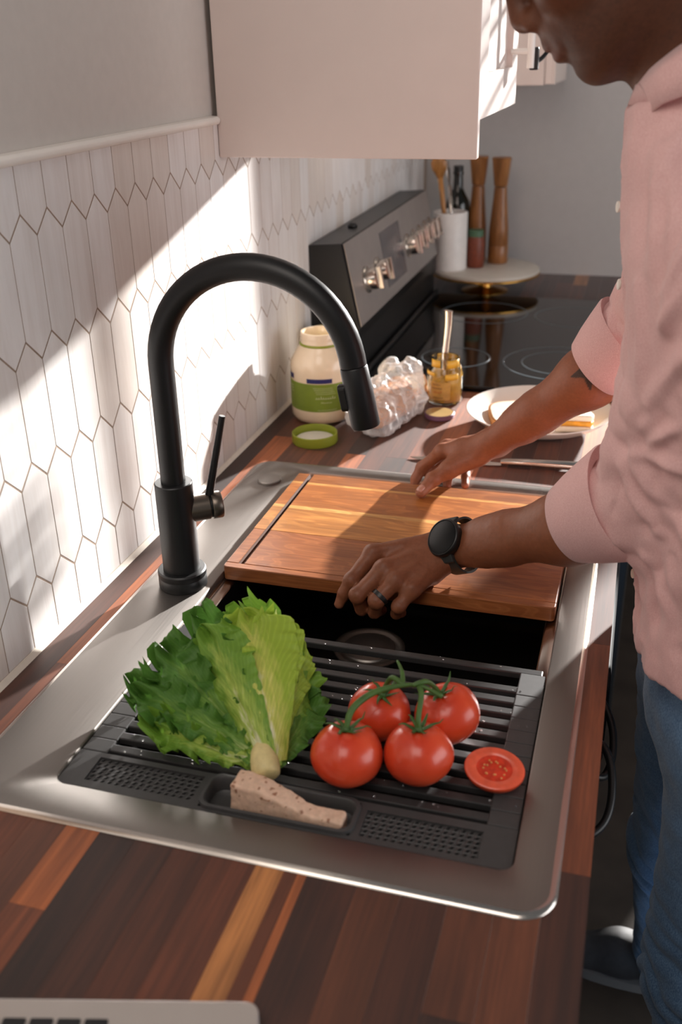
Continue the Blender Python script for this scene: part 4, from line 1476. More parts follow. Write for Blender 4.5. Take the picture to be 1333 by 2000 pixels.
mr.inputs['To Min'].default_value = 0.22
mr.inputs['To Max'].default_value = 0.85
tb_.l(mr.outputs[0], mxs.inputs[0])
tb_.l(trn.outputs[0], mxs.inputs[1])
tb_.l(tb_.b.outputs[0], mxs.inputs[2])
tb_.l(mxs.outputs[0], tb_.t.nodes['Material Output'].inputs['Surface'])
o = mk('plastic_bag', V2, Q, tb_.m, angle=40)
tag(o, 'crumpled clear plastic bread bag beside the mayonnaise jar', 'bag')

# ------------------------------------------------------------------ laptop at the near end
la = -0.26          # turned a little
LP = Vector((0.3665, -0.1325, ZC))          # far right corner of the base
ex = Vector((math.cos(0.255), math.sin(0.255), 0))        # towards the palm rest
ey = Vector((-ex.y, ex.x, 0))
lt = thing('laptop', 'open silver laptop with black keys on the walnut in the foreground', 'laptop', LP - ex * 0.12 - ey * 0.15)
def Lp(a, b, z):
    """a: distance back from the palm rest edge, b: distance towards the camera from the far side"""
    q = LP - ex * a - ey * b
    return (q.x, q.y, ZC + z)
def lbox(a0, a1, b0, b1, z0, z1, r=0.0):
    m = MB()
    ol = rrect(a0, a1, b0, b1, r, 5) if r else [(a0, b0), (a1, b0), (a1, b1), (a0, b1)]
    v, f = loft_rings([[Lp(p[0], p[1], z0) for p in ol], [Lp(p[0], p[1], z1) for p in ol]])
    return m.add(v, f)
lbox(0, 0.222, 0, 0.312, 0.001, 0.0150, 0.010).build('base', M['silver'], lt, smooth=False, bevel=0.0015, segs=3)
for i in range(5):
    for j in range(13):
        a0 = 0.1035 + i * 0.0192
        b0 = 0.0165 + j * 0.0215
        if i == 0 and 3 < j < 9:
            continue
        lbox(a0, a0 + 0.0164, b0, b0 + 0.0186, 0.0150, 0.0160, 0.0015).build('key', M['key'], lt, smooth=False)
lbox(0.012, 0.090, 0.095, 0.215, 0.0150, 0.0153, 0.004).build('trackpad', M['silver'], lt, smooth=False)
# display leaning back beyond the hinge
dv = MB()
n_ = Vector((-ex.x * math.sin(0.35), -ex.y * math.sin(0.35), math.cos(0.35)))
th_ = ex * math.cos(0.35) + Vector((0, 0, math.sin(0.35)))
h0_ = LP - ex * 0.224 + Vector((0, 0, 0.014))
r1, r2 = [], []
for (p, q) in rrect(0, 0.215, 0.0, 0.312, 0.008, 4):
    c_ = h0_ + n_ * p - ey * q
    r1.append(c_)
    r2.append(c_ - th_ * 0.005)
v, f = loft_rings([r1, r2])
dv.add(v, f)
sc_ = dv.build('display_lid', M['silver'], lt, smooth=False)
r1, r2 = [], []
for (p, q) in rrect(0.006, 0.209, 0.006, 0.306, 0.005, 4):
    c_ = h0_ + n_ * p - ey * q
    r1.append(c_ + th_ * 0.0002)
    r2.append(c_ + th_ * 0.0008)
v, f = loft_rings([r1, r2])
MB().add(v, f).build('screen', M['screen'], sc_, smooth=False)

# ------------------------------------------------------------------ tomatoes on the vine
def tomato_mesh(c, r, tilt, n=32, m=20, squash=0.88, lobes=5, seed=0):
    rnd = random.Random(seed)
    ph = rnd.uniform(0, 6)
    v, f = [], []
    q = Vector((0, 0, 1)).rotation_difference(Vector(tilt).normalized())
    for i in range(m + 1):
        th = PI * i / m
        for k in range(n):
            a = 2 * PI * k / n
            rr = r * (1 + 0.018 * math.cos(lobes * a + ph) * math.sin(th))
            z = squash * r * math.cos(th)
            x = rr * math.sin(th)
            top = max(0, math.cos(th))
            z -= r * 0.20 * math.exp(-(math.sin(th) / 0.28) ** 2) * (1 if top > 0 else 0)
            p = q @ Vector((x * math.cos(a), x * math.sin(a), z)) + Vector(c)
            v.append(p)
    for i in range(m):
        for k in range(n):
            k2 = (k + 1) % n
            f.append((i * n + k, i * n + k2, (i + 1) * n + k2, (i + 1) * n + k))
    return v, f


tt = NT('tomato_skin').set(Roughness=0.3)
tt.b.inputs['Coat Weight'].default_value = 0.25
tt.b.inputs['Coat Roughness'].default_value = 0.15
tt.b.inputs['Subsurface Weight'].default_value = 0.15
tt.b.inputs['Subsurface Radius'].default_value = (0.012, 0.003, 0.001)
tt.b.inputs['Subsurface Scale'].default_value = 0.5
nzt = tt.noise(s=22, detail=4)
tt.color(tt.ramp(nzt, [(0.3, rgb(206, 58, 30)), (0.7, rgb(224, 84, 46))]))
M['tomato'] = tt.m
M['vine'] = plain('tomato_vine', rgb(66, 98, 38), 0.55, var=0.2, s=90, bump=0.2)
M['leafgreen'] = plain('calyx_green', rgb(58, 92, 34), 0.55, var=0.2, s=90)
vt = thing('vine_tomatoes', 'cluster of four red tomatoes on a green vine on the rack', 'tomatoes', (0.395, 0.165, RZ))
TOM = [((0.3573, 0.1215), 0.0335, (-0.05, 0.15, 1), 1), ((0.4205, 0.1400), 0.0325, (-0.05, 0.18, 1), 2), ((0.4350, 0.2060), 0.0325, (-0.35, -0.10, 1), 3), ((0.3700, 0.1935), 0.0310, (0.15, -0.1, 1), 4)]
tops = []
for (xy, r, tilt, sd) in TOM:
    c = Vector((xy[0], xy[1], RZ + r * 0.90))
    v, f = tomato_mesh(c, r, tilt, seed=sd)
    tmo = mk('tomato', v, f, M['tomato'], vt)
    q = Vector((0, 0, 1)).rotation_difference(Vector(tilt).normalized())
    top = c + q @ Vector((0, 0, r * 0.70))
    tops.append((top, q))
    # calyx: curled sepals
    m = MB()
    rnd = random.Random(sd)
    for k in range(6):
        a = 2 * PI * k / 6 + rnd.uniform(-0.3, 0.3)
        L = r * rnd.uniform(0.50, 0.75)
        pts = []
        for j in range(7):
            tj = j / 6
            rad = L * tj
            # follow the shoulder of the fruit, then flick up
            zz = r * (0.70 + 0.12 * min(1, tj * 2.2)) + (tj ** 2.2) * r * rnd.uniform(0.05, 0.22)
            pts.append(c + q @ Vector((rad * math.cos(a + 0.25 * tj), rad * math.sin(a + 0.25 * tj), zz)))
        m.tube(pts, [0.0021, 0.0023, 0.0022, 0.0019, 0.0015, 0.0010, 0.0004], 6, flat=0.4, up=(0, 0, 1))
    m.lathe([(0.004, -0.001), (0.0042, 0.002), (0.0025, 0.005)], top, 10, q @ Vector((0, 0, 1)))
    m.build('calyx', M['leafgreen'], tmo)
h = Vector((0, 0, 0.017))
hub = Vector((0.398, 0.172, RZ + 0.079))
vn = MB()
main = spline([tops[0][0] + Vector((0, 0, 0.003)), tops[0][0] + Vector((0.003, 0.012, 0.017)), Vector((0.374, 0.157, RZ + 0.077)), hub, Vector((0.416, 0.176, RZ + 0.078)), Vector((0.436, 0.168, RZ + 0.076))], 6)
vn.tube(main, [0.0026 + 0.0007 * math.sin(i * 0.2) for i in range(len(main))], 10)
vn.tube(spline([tops[1][0] + Vector((0, 0, 0.002)), tops[1][0] + Vector((-0.001, 0.004, 0.012)), Vector((0.417, 0.166, RZ + 0.076)), Vector((0.413, 0.175, RZ + 0.078))], 5), 0.0026, 10)
vn.tube(spline([tops[2][0] + Vector((0, 0, 0.001)), tops[2][0] + Vector((-0.004, -0.003, 0.010)), Vector((0.418, 0.182, RZ + 0.080)), Vector((0.407, 0.174, RZ + 0.079))], 5), 0.0025, 10)
vn.tube(spline([tops[3][0] + Vector((0, 0, 0.002)), tops[3][0] + Vector((0.004, -0.002, 0.013)), Vector((0.386, 0.180, RZ + 0.080)), Vector((0.398, 0.173, RZ + 0.079))], 5), 0.0027, 10)
vn.tube(spline([hub, Vector((0.394, 0.186, RZ + 0.084)), Vector((0.386, 0.200, RZ + 0.086))], 4), [0.0028 - 0.0002 * i for i in range(9)], 8)
vn.build('vine', M['vine'], vt)

# tomato half, cut face up
th_c = Vector((0.4895, 0.152, RZ + 0.014))
th = thing('tomato_half', 'half tomato lying cut side up on the rack', 'tomato', (0.4895, 0.152, RZ))
nrm = Vector((0.06, -0.32, 1)).normalized()
qh = Vector((0, 0, 1)).rotation_difference(nrm)
def hl(prof_, n=40, ex_=1.18, ey_=0.95, dz=0.0):
    v, f = [], []
    for (r, h_) in prof_:
        for k in range(n):
            a = 2 * PI * k / n
            v.append(th_c + qh @ Vector((r * ex_ * math.cos(a), r * ey_ * math.sin(a), h_ + dz)))
    for i in range(len(prof_) - 1):
        for k in range(n):
            k2 = (k + 1) % n
            f.append((i * n + k, i * n + k2, (i + 1) * n + k2, (i + 1) * n + k))
    return v, f
v, f = hl([(0.0, -0.0135), (0.010, -0.0128), (0.017, -0.0095), (0.0215, -0.004), (0.0235, 0.002), (0.0236, 0.004), (0.0232, 0.0048)])
mk('skin', v, f, M['tomato'], th)
M['tomato_flesh'] = plain('tomato_flesh', rgb(226, 92, 62), 0.3, var=0.12, s=120, coat=0.3)
M['tomato_core'] = plain('tomato_core', rgb(206, 58, 32), 0.25, var=0.25, s=160, coat=0.4)
M['seed'] = plain('tomato_seed', rgb(224, 150, 84), 0.3, var=0.1)
v, f = hl([(0.0233, 0.0047), (0.0225, 0.0052), (0.0145, 0.0050), (0.0138, 0.0040)])
mk('flesh', v, f, M['tomato_flesh'], th)
v, f = hl([(0.0142, 0.0045), (0.010, 0.0042), (0.006, 0.0047), (0.0, 0.0050)])
mk('core', v, f, M['tomato_core'], th)
m = MB()
for k in range(16):
    a = 2 * PI * k / 16 + random.uniform(-0.2, 0.2)
    rr = random.uniform(0.005, 0.0118)
    cpos = th_c + qh @ Vector((rr * 1.15 * math.cos(a), rr * 0.92 * math.sin(a), 0.0047))
    m.lathe([(0.0, -0.0006), (0.0011, 0.0), (0.0009, 0.0007), (0.0, 0.0010)], cpos, 8, nrm)
m.build('seeds', M['seed'], th)

# ------------------------------------------------------------------ pale block of food in the tray
fb = Vol((0.235, 0.045, -0.03), (0.395, 0.11, 0.04), 0.0012)
pathf = [(0.2665, 0.0755, 0.0035), (0.290, 0.0735, 0.0045), (0.315, 0.0695, 0.0010), (0.340, 0.0665, -0.0035), (0.3625, 0.0668, -0.0045)]
hw_ = [(0.0125, 0.0155), (0.0120, 0.0140), (0.0100, 0.0110), (0.0085, 0.0080), (0.0090, 0.0075)]
def food_fn(X, Y, Z):
    px_ = np.array([p[0] for p in pathf]); py_ = np.array([p[1] for p in pathf]); pz_ = np.array([p[2] for p in pathf])
    cy2 = np.interp(X, px_, py_); cz2 = np.interp(X, px_, pz_)
    wy = np.interp(X, px_, [q[0] for q in hw_]); wz = np.interp(X, px_, [q[1] for q in hw_])
    dx = np.maximum(0.2625 - X + 0.10 * (Z), X - 0.3705) + 0 * Y
    dy = np.abs(Y - cy2) - wy
    dz = np.abs(Z - cz2) - wz
    d_ = np.maximum(np.maximum(dx + 0 * Z, dy + 0 * Z), dz)
    r_ = 0.003
    qx, qy, qz = np.maximum(dx + r_, 0), np.maximum(dy + r_, 0), np.maximum(dz + r_, 0)
    return np.where(d_ + r_ > 0, np.sqrt(qx ** 2 + qy ** 2 + qz ** 2) - r_, d_)
fb.func((0.24, 0.048, -0.028), (0.39, 0.105, 0.035), food_fn, 0)
V, Q = fb.mesh(2)
N = outward(V, Q)
V = V + N * ((fbm(V * 120, 3) - 0.5) * 0.0030)[:, None]
V[:, 2] += 0.0004
spk = (vnoise(V * 330) > 0.76) * (fbm(V * 60) > 0.42)
colr = np.where(spk[:, None], np.array(rgb(150, 104, 80)[:3]), np.array(rgb(214, 180, 156)[:3]) * (0.9 + 0.2 * fbm(V * 50))[:, None])
o = mk('food_block', V, Q, attr_mat('food_block_surface', 'tint', 0.6, 0.1, noise_s=200), None, attr=colr)
tag(o, 'pale speckled tan block of food lying in the rack tray', 'food')

# ------------------------------------------------------------------ lettuce
def leaf_mesh(P, W, up, cup, ruff, freq, seed, nu=110, nv=37, tip=0.75, roll=0.0, frill=1.0, late=0.9):
    """P: four points of the midrib, W: half width"""
    rnd = random.Random(seed)
    ph = [rnd.uniform(0, 6.28) for _ in range(8)]
    rib = bez(*P, n=nu)
    up = Vector(up).normalized()
    v, uv = [], []
    for i in range(nu + 1):
        u = i / nu
        T = (rib[min(i + 1, nu)] - rib[max(i - 1, 0)]).normalized()
        Nn = (up - T * up.dot(T)).normalized()
        B = T.cross(Nn)
        ca, sa = math.cos(roll * u), math.sin(roll * u)
        Nn, B = Nn * ca + B * sa, B * ca - Nn * sa
        w = W * (0.33 + 0.67 * min(1, (u / tip)) ** 1.2) * (math.sqrt(max(0, 1 - max(0, (u - tip) / (1 - tip + 1e-6)) ** 2.2)))
        lobe = [1 + frill * (0.10 * math.sin(13 * u + ph[q_]) + 0.06 * math.sin(29 * u + ph[q_ + 1]) + 0.02 * math.sin(57 * u + ph[q_ + 2])) * u ** late for q_ in (0, 3)]
        w = max(w, 0.0015)
        for j in range(nv):
            s = -1 + 2 * j / (nv - 1)
            e = abs(s)
            env = (e ** 2.4) * (0.06 + 0.94 * u ** late) * frill
            sd_ = 0 if s < 0 else 3
            rz = ruff * env * (math.sin(freq * 6.28 * u + ph[sd_] + 1.6 * s) + 0.55 * math.sin(freq * 2.3 * 6.28 * u + ph[sd_ + 1] + 3.0 * e) + 0.45 * e * math.sin(freq * 5.3 * 6.28 * u + ph[sd_ + 2]))
            rx = 0.38 * ruff * env * math.cos(freq * 1.7 * 6.28 * u + ph[6] + 2 * s)
            tipr = ruff * 0.7 * max(0, (u - 0.8) / 0.2) * math.sin(7 * s + ph[7]) 
            blister = 0.0012 * math.sin(38 * u + 4 * ph[5]) * math.sin(9 * s + ph[4]) * (1 - e) * min(1, 4 * e)
            p = rib[i] + B * (s * w * (1 + (lobe[0 if s < 0 else 1] - 1) * e) + rx * 0.6) + Nn * (cup * w * s * s + rz + tipr + blister - 0.0018 * math.exp(-(s / 0.10) ** 2)) + T * rx
            v.append(p)
            uv.append((u, 0.5 + 0.5 * s))
    f = []
    for i in range(nu):
        for j in range(nv - 1):
            a = i * nv + j
            f.append((a, a + 1, a + nv + 1, a + nv))
    return v, f, uv


def leaf_mat(name, rib_c, mid_c, edge_c, tip_shift=0.0):
    t = NT(name).set(Roughness=0.5)
    t.b.inputs['Specular IOR Level'].default_value = 0.35
    uvn = t.n('ShaderNodeUVMap')
    sep = t.n('ShaderNodeSeparateXYZ')
    t.l(uvn.outputs[0], sep.inputs[0])
    d = t.n('ShaderNodeMath', operation='SUBTRACT')
    t.l(sep.outputs[1], d.inputs[0])
    d.inputs[1].default_value = 0.5
    ab = t.n('ShaderNodeMath', operation='ABSOLUTE')
    t.l(d.outputs[0], ab.inputs[0])
    nz = t.noise(scale=(6, 9, 1), s=1.4, detail=5, vec=uvn.outputs[0], dist=0.4)
    # distance from the rib grows greener, as does the way to the tip
    m1 = t.n('ShaderNodeMath', operation='MULTIPLY_ADD')
    t.l(ab.outputs[0], m1.inputs[0])
    m1.inputs[1].default_value = 1.1
    t.l(nz, m1.inputs[2])
    m2 = t.n('ShaderNodeMath', operation='MULTIPLY_ADD')
    t.l(sep.outputs[0], m2.inputs[0])
    m2.inputs[1].default_value = 0.72
    t.l(m1.outputs[0], m2.inputs[2])
    m3 = t.n('ShaderNodeMath', operation='ADD')
    t.l(m2.outputs[0], m3.inputs[0])
    m3.inputs[1].default_value = -0.42 + tip_shift
    c = t.ramp(m3.outputs[0], [(0.20, rib_c), (0.46, mid_c), (0.82, edge_c)])
    # side veins
    vein = t.n('ShaderNodeTexWave', bands_direction='X')
    vein.inputs['Scale'].default_value = 4.5
    vein.inputs['Distortion'].default_value = 4.0
    vein.inputs['Detail'].default_value = 2
    vm = t.n('ShaderNodeMath', operation='MULTIPLY_ADD')
    t.l(ab.outputs[0], vm.inputs[0])
    vm.inputs[1].default_value = -1.1
    t.l(sep.outputs[0], vm.inputs[2])
    cxyz = t.n('ShaderNodeCombineXYZ')
    t.l(vm.outputs[0], cxyz.inputs[0])
    t.l(sep.outputs[1], cxyz.inputs[1])
    t.l(cxyz.outputs[0], vein.inputs['Vector'])
    vk = t.ramp(vein.outputs[1], [(0.0, (0.94, 0.95, 0.9, 1)), (0.85, (1.0, 1.0, 1.0, 1)), (1.0, (1.12, 1.1, 1.08, 1))])
    c = t.mix(1.0, c, vk, 'MULTIPLY')
    t.color(c)
    tl = t.n('ShaderNodeBsdfTranslucent')
    t.l(c, tl.inputs['Color'])
    mx = t.n('ShaderNodeMixShader')
    mx.inputs[0].default_value = 0.28
    t.l(t.b.outputs[0], mx.inputs[1])
    t.l(tl.outputs[0], mx.inputs[2])
    t.l(mx.outputs[0], t.t.nodes['Material Output'].inputs['Surface'])
    t.bump(vein.outputs[1], 0.15, 0.001)
    return t.m


LM_in = leaf_mat('lettuce_heart_leaf', rgb(244, 240, 204), rgb(218, 218, 112), rgb(168, 194, 70))
LM_mid = leaf_mat('lettuce_mid_leaf', rgb(234, 234, 194), rgb(182, 204, 94), rgb(124, 166, 60))
LM_out = leaf_mat('lettuce_outer_leaf', rgb(190, 208, 134), rgb(126, 166, 72), rgb(88, 134, 54), 0.04)
B0 = Vector((0.2862, 0.0975, 0.0155))
le = thing('lettuce', 'green leaf lettuce head lying on the left of the rack', 'lettuce', (0.22, 0.17, RZ))
def lf(tipp, m1, m2, W, up, cup, ruff, freq, sd, mat, **kw):
    b = B0 + Vector((random.uniform(-0.004, 0.004), random.uniform(-0.002, 0.006), random.uniform(-0.006, 0.006)))
    sc_l = lambda p: B0 + Vector(((p[0] - B0.x) * 0.90 - 0.004, (p[1] - B0.y) * 0.86, (p[2] - B0.z) * 0.80))
    v, f, uv = leaf_mesh((b, sc_l(m1), sc_l(m2), sc_l(tipp)), W * 0.86, up, cup, ruff, freq, sd, **kw)
    v = [Vector((p[0], p[1], max(p[2], RZ + 0.0008))) for p in v]
    mk('leaf', v, f, mat, le, uv=uv)
# pale heart leaf in front, its rounded back to the camera, frilled only at the top
lf((0.2130, 0.2560, 0.112), (0.282, 0.128, 0.064), (0.246, 0.200, 0.112), 0.050, (0.15, -0.80, 0.6), -0.42, 0.0100, 3.2, 11, LM_in, tip=0.70, late=3.5)
# second pale leaf beside it
lf((0.1720, 0.2330, 0.096), (0.268, 0.118, 0.050), (0.215, 0.175, 0.088), 0.040, (-0.30, -0.8, 0.6), -0.35, 0.0105, 3.2, 12, LM_mid, tip=0.72, late=3.0)
# right hand leaves, darker, folded away
lf((0.2900, 0.2420, 0.060), (0.296, 0.135, 0.032), (0.298, 0.190, 0.052), 0.032, (0.75, -0.35, 0.6), -0.3, 0.0105, 3.6, 13, LM_mid, tip=0.72, late=1.6)
lf((0.2720, 0.2650, 0.080), (0.290, 0.140, 0.050), (0.286, 0.200, 0.080), 0.032, (0.55, -0.6, 0.7), -0.3, 0.0100, 3.6, 14, LM_in, tip=0.75, late=2.2)
lf((0.2980, 0.2150, 0.034), (0.302, 0.128, 0.018), (0.314, 0.175, 0.032), 0.026, (0.6, -0.3, 0.8), 0.1, 0.0120, 3.8, 21, LM_out, tip=0.75, late=1.2)
# frilly outer leaves spreading left
lf((0.0900, 0.1880, 0.030), (0.246, 0.116, 0.022), (0.160, 0.145, 0.040), 0.026, (-0.15, -0.35, 1), 0.1, 0.0150, 4.2, 15, LM_out, tip=0.8, frill=1.2, late=0.8)
lf((0.1160, 0.2300, 0.058), (0.250, 0.128, 0.038), (0.168, 0.178, 0.062), 0.034, (-0.3, -0.55, 0.9), 0.1, 0.0150, 4.0, 16, LM_out, tip=0.78, frill=1.2, late=0.9)
lf((0.1500, 0.1290, 0.020), (0.256, 0.100, 0.012), (0.200, 0.106, 0.034), 0.022, (-0.05, -0.6, 0.9), 0.1, 0.0130, 4.0, 17, LM_mid, tip=0.8, frill=1.15, late=0.8)
lf((0.1480, 0.2640, 0.090), (0.262, 0.138, 0.048), (0.190, 0.205, 0.082), 0.036, (-0.2, -0.7, 0.7), 0.1, 0.0140, 4.0, 18, LM_out, tip=0.76, frill=1.1, late=1.2)
lf((0.2000, 0.2800, 0.104), (0.272, 0.142, 0.056), (0.225, 0.225, 0.098), 0.040, (0.0, -0.8, 0.6), -0.1, 0.0130, 3.8, 19, LM_mid, tip=0.75, late=1.8)
lf((0.1120, 0.1620, 0.040), (0.250, 0.112, 0.032), (0.175, 0.138, 0.052), 0.028, (-0.1, -0.5, 1), 0.0, 0.0145, 4.4, 20, LM_out, tip=0.8, frill=1.2, late=0.8)
lf((0.2480, 0.2660, 0.108), (0.284, 0.134, 0.060), (0.268, 0.205, 0.108), 0.036, (0.35, -0.8, 0.6), -0.2, 0.0110, 3.6, 22, LM_in, tip=0.74, late=2.6)
# cut stump
st0, st1 = Vector((0.2885, 0.0915, 0.0125)), Vector((0.270, 0.128, 0.030))
dstm = (st1 - st0).normalized()
MB().lathe([(0.0, -0.0015), (0.0105, -0.0012), (0.0128, 0.0008), (0.0136, 0.006), (0.0136, 0.014), (0.0120, 0.024), (0.007, 0.034), (0.0, 0.036)], st0, 28, dstm).build('stump', plain('lettuce_stump', rgb(214, 196, 138), 0.5, var=0.14, s=110, bump=0.3), le)

# ================================================================== the person
A_ = lambda *p: np.array(p, float)
pe = thing('person', 'person in a pink rolled-sleeve shirt and blue jeans leaning over the sink', 'person', (0.73, 0.50, FLOOR))
nL = A_(0.067, -0.446, 0.893)                     # back-of-hand normal, left hand

# ---- joints, left hand (wearing the watch)
Lw = A_(0.3835, 0.5150, 0.0470)
Lel = A_(0.5950, 0.4240, 0.1570)
Lmcp = [A_(0.2885, 0.4765, 0.0520) - 0.0105 * nL, A_(0.3085, 0.4520, 0.0460) - 0.0105 * nL, A_(0.3265, 0.4400, 0.0380) - 0.0100 * nL, A_(0.3475, 0.4375, 0.0285) - 0.0090 * nL]
Lfing = [
    [Lmcp[0], A_(0.2685, 0.4490, 0.0195), A_(0.2600, 0.4440, 0.0020), A_(0.2545, 0.4410, -0.0120)],
    [Lmcp[1], A_(0.2815, 0.4300, 0.0110), A_(0.2840, 0.4400, -0.0145), A_(0.2930, 0.4580, -0.0205)],
    [Lmcp[2], A_(0.3065, 0.4250, 0.0095), A_(0.3015, 0.4350, -0.0130), A_(0.3060, 0.4530, -0.0205)],
    [Lmcp[3], A_(0.3335, 0.4275, 0.0040), A_(0.3285, 0.4360, -0.0120), A_(0.3320, 0.4510, -0.0190)]]
Frad = [(0.0108, 0.0092, 0.0080, 0.0064), (0.0110, 0.0098, 0.0084, 0.0070), (0.0104, 0.0094, 0.0082, 0.0068), (0.0092, 0.0080, 0.0070, 0.0060)]


def fat_point(vol, p, r, k=0.005):
    vol.ell(p, (r, r, r), k)


def forearm(vol, w, e, wide, thick_dir, k=0.02):
    """tapered forearm, a little wider than thick at the wrist"""
    wide = wide / np.linalg.norm(wide)
    ax = (e - w)
    vol.cap(w + wide * 0.0095, w + ax * 0.32 + wide * 0.010, 0.0195, 0.0235, k)
    vol.cap(w - wide * 0.0095, w + ax * 0.32 - wide * 0.008, 0.0190, 0.0235, k)
    vol.cap(w + ax * 0.22, w + ax * 0.66, 0.0265, 0.0395, k)
    vol.cap(w + ax * 0.66, w + ax * 1.02, 0.0395, 0.0420, k)


def finger(vol, J, R4, k):
    vol.cap(J[0], J[1], R4[0], R4[1], k)
    vol.cap(J[1], J[2], R4[1] * 0.98, R4[2], 0.003)
    vol.cap(J[2], J[3], R4[2] * 0.98, R4[3], 0.003)
    fat_point(vol, J[1], R4[1] * 1.06, 0.004)


def arm_left():
    vol = Vol((0.225, 0.345, -0.045), (0.64, 0.565, 0.215), 0.00165)
    wide = np.cross(Lel - Lw, nL)
    forearm(vol, Lw, Lel, wide, nL)
    # palm: one tapered bone per finger, plus the heel of the hand
    wd = wide / np.linalg.norm(wide)
    offs = (-0.014, -0.005, 0.005, 0.013)
    for m_, of, r0, r1 in zip(Lmcp, offs, (0.0150, 0.0150, 0.0150, 0.0140), (0.0112, 0.0114, 0.0110, 0.0100)):
        s_ = 1.0 if np.dot(Lmcp[3] - Lmcp[0], wd) > 0 else -1.0
        vol.cap(Lw + wd * of * s_ - nL * 0.001, m_, r0, r1, 0.012)
        fat_point(vol, m_ + nL * 0.0012, r1 * 0.98, 0.005)
    vol.cap(Lw * 0.45 + Lmcp[3] * 0.55 - nL * 0.012, Lw * 0.8 + Lmcp[3] * 0.2 - nL * 0.006, 0.012, 0.013, 0.012)
    for J, R4 in zip(Lfing, Frad):
        finger(vol, J, R4, 0.0055)
    # tendons on the back of the hand
    for m_, of in zip(Lmcp, offs):
        s_ = 1.0 if np.dot(Lmcp[3] - Lmcp[0], wd) > 0 else -1.0
        a = Lw * 0.35 + m_ * 0.65 + nL * 0.0098 + wd * of * s_ * 0.25
        vol.cap(a, m_ + nL * 0.0085, 0.0018, 0.0030, 0.006)
    # thumb: leaves the side of the palm near the wrist and lies along the board
    T0, T1, T2, T3 = A_(0.3560, 0.5270, 0.0400), A_(0.3230, 0.5260, 0.0300), A_(0.2960, 0.5160, 0.0235), A_(0.2760, 0.5060, 0.0205)
    vol.cap(T0, T1, 0.0150, 0.0120, 0.012)
    vol.cap(T1, T2, 0.0118, 0.0102, 0.005)
    vol.cap(T2, T3, 0.0100, 0.0084, 0.004)
    return vol.mesh(2)


# ---- right hand, pinching the back edge of the board
nR = A_(-0.30, 0.45, 0.84); nR = nR / np.linalg.norm(nR)
Rw = A_(0.3920, 0.7960, 0.0800)
Rel = A_(0.5850, 0.7420, 0.2620)
Rmcp = [A_(0.3125, 0.7990, 0.0565), A_(0.3170, 0.8200, 0.0560), A_(0.3330, 0.8345, 0.0500), A_(0.3520, 0.8410, 0.0420)]
Rfing = [
    [Rmcp[0], A_(0.2805, 0.8080, 0.0240), A_(0.2725, 0.7995, 0.0085), A_(0.2710, 0.7920, -0.0030)],
    [Rmcp[1], A_(0.2960, 0.8260, 0.0220), A_(0.2935, 0.8085, 0.0110), A_(0.2965, 0.7905, 0.0010)],
    [Rmcp[2], A_(0.3210, 0.8340, 0.0185), A_(0.3205, 0.8130, 0.0115), A_(0.3235, 0.7920, 0.0035)],
    [Rmcp[3], A_(0.3460, 0.8330, 0.0160), A_(0.3475, 0.8140, 0.0115), A_(0.3500, 0.7960, 0.0060)]]


def arm_right():
    vol = Vol((0.245, 0.675, -0.015), (0.64, 0.875, 0.325), 0.0019)
    wide = np.cross(Rel - Rw, nR)
    forearm(vol, Rw, Rel, wide, nR)
    wd = wide / np.linalg.norm(wide)
    s_ = 1.0 if np.dot(Rmcp[3] - Rmcp[0], wd) > 0 else -1.0
    offs = (-0.014, -0.005, 0.005, 0.013)
    for m_, of, r0, r1 in zip(Rmcp, offs, (0.0150,) * 3 + (0.0140,), (0.0115, 0.0114, 0.0110, 0.0100)):
        vol.cap(Rw + wd * of * s_, m_, r0, r1, 0.012)
        fat_point(vol, m_ + nR * 0.001, r1 * 0.98, 0.005)
    for J, R4 in zip(Rfing, Frad):
        finger(vol, J, R4, 0.0055)
    T0, T1, T2, T3 = A_(0.3700, 0.7820, 0.0620), A_(0.3300, 0.7635, 0.0440), A_(0.3090, 0.7490, 0.0320), A_(0.2960, 0.7270, 0.0190)
    vol.cap(T0, T1, 0.0165, 0.0125, 0.014)
    vol.cap(T1, T2, 0.0120, 0.0104, 0.005)
    vol.cap(T2, T3, 0.0102, 0.0084, 0.004)
    fat_point(vol, T2, 0.0112, 0.004)
    # web between thumb and forefinger, vein over the wrist
    vol.cap(Rmcp[0] * 0.55 + Rw * 0.45, T1, 0.0110, 0.0095, 0.014)
    vol.cap(Rw + (Rel - Rw) * 0.02 + A_(-0.004, -0.018, 0.008), Rw + (Rel - Rw) * 0.26 + A_(0.0, -0.0245, 0.002), 0.0024, 0.0024, 0.006)
    return vol.mesh(2)


# ---- head, looking down at the board
pit = math.radians(44)
hf = A_(-math.cos(pit), 0, -math.sin(pit))
hu = A_(-math.sin(pit), 0, math.cos(pit))
hl_ = A_(0, -1, 0)
HR = np.stack([hf, hl_, hu], 1)
HC = A_(0.5100, 0.4500, 0.7220)
H = lambda x, y, z: HC + hf * x + hl_ * y + hu * z


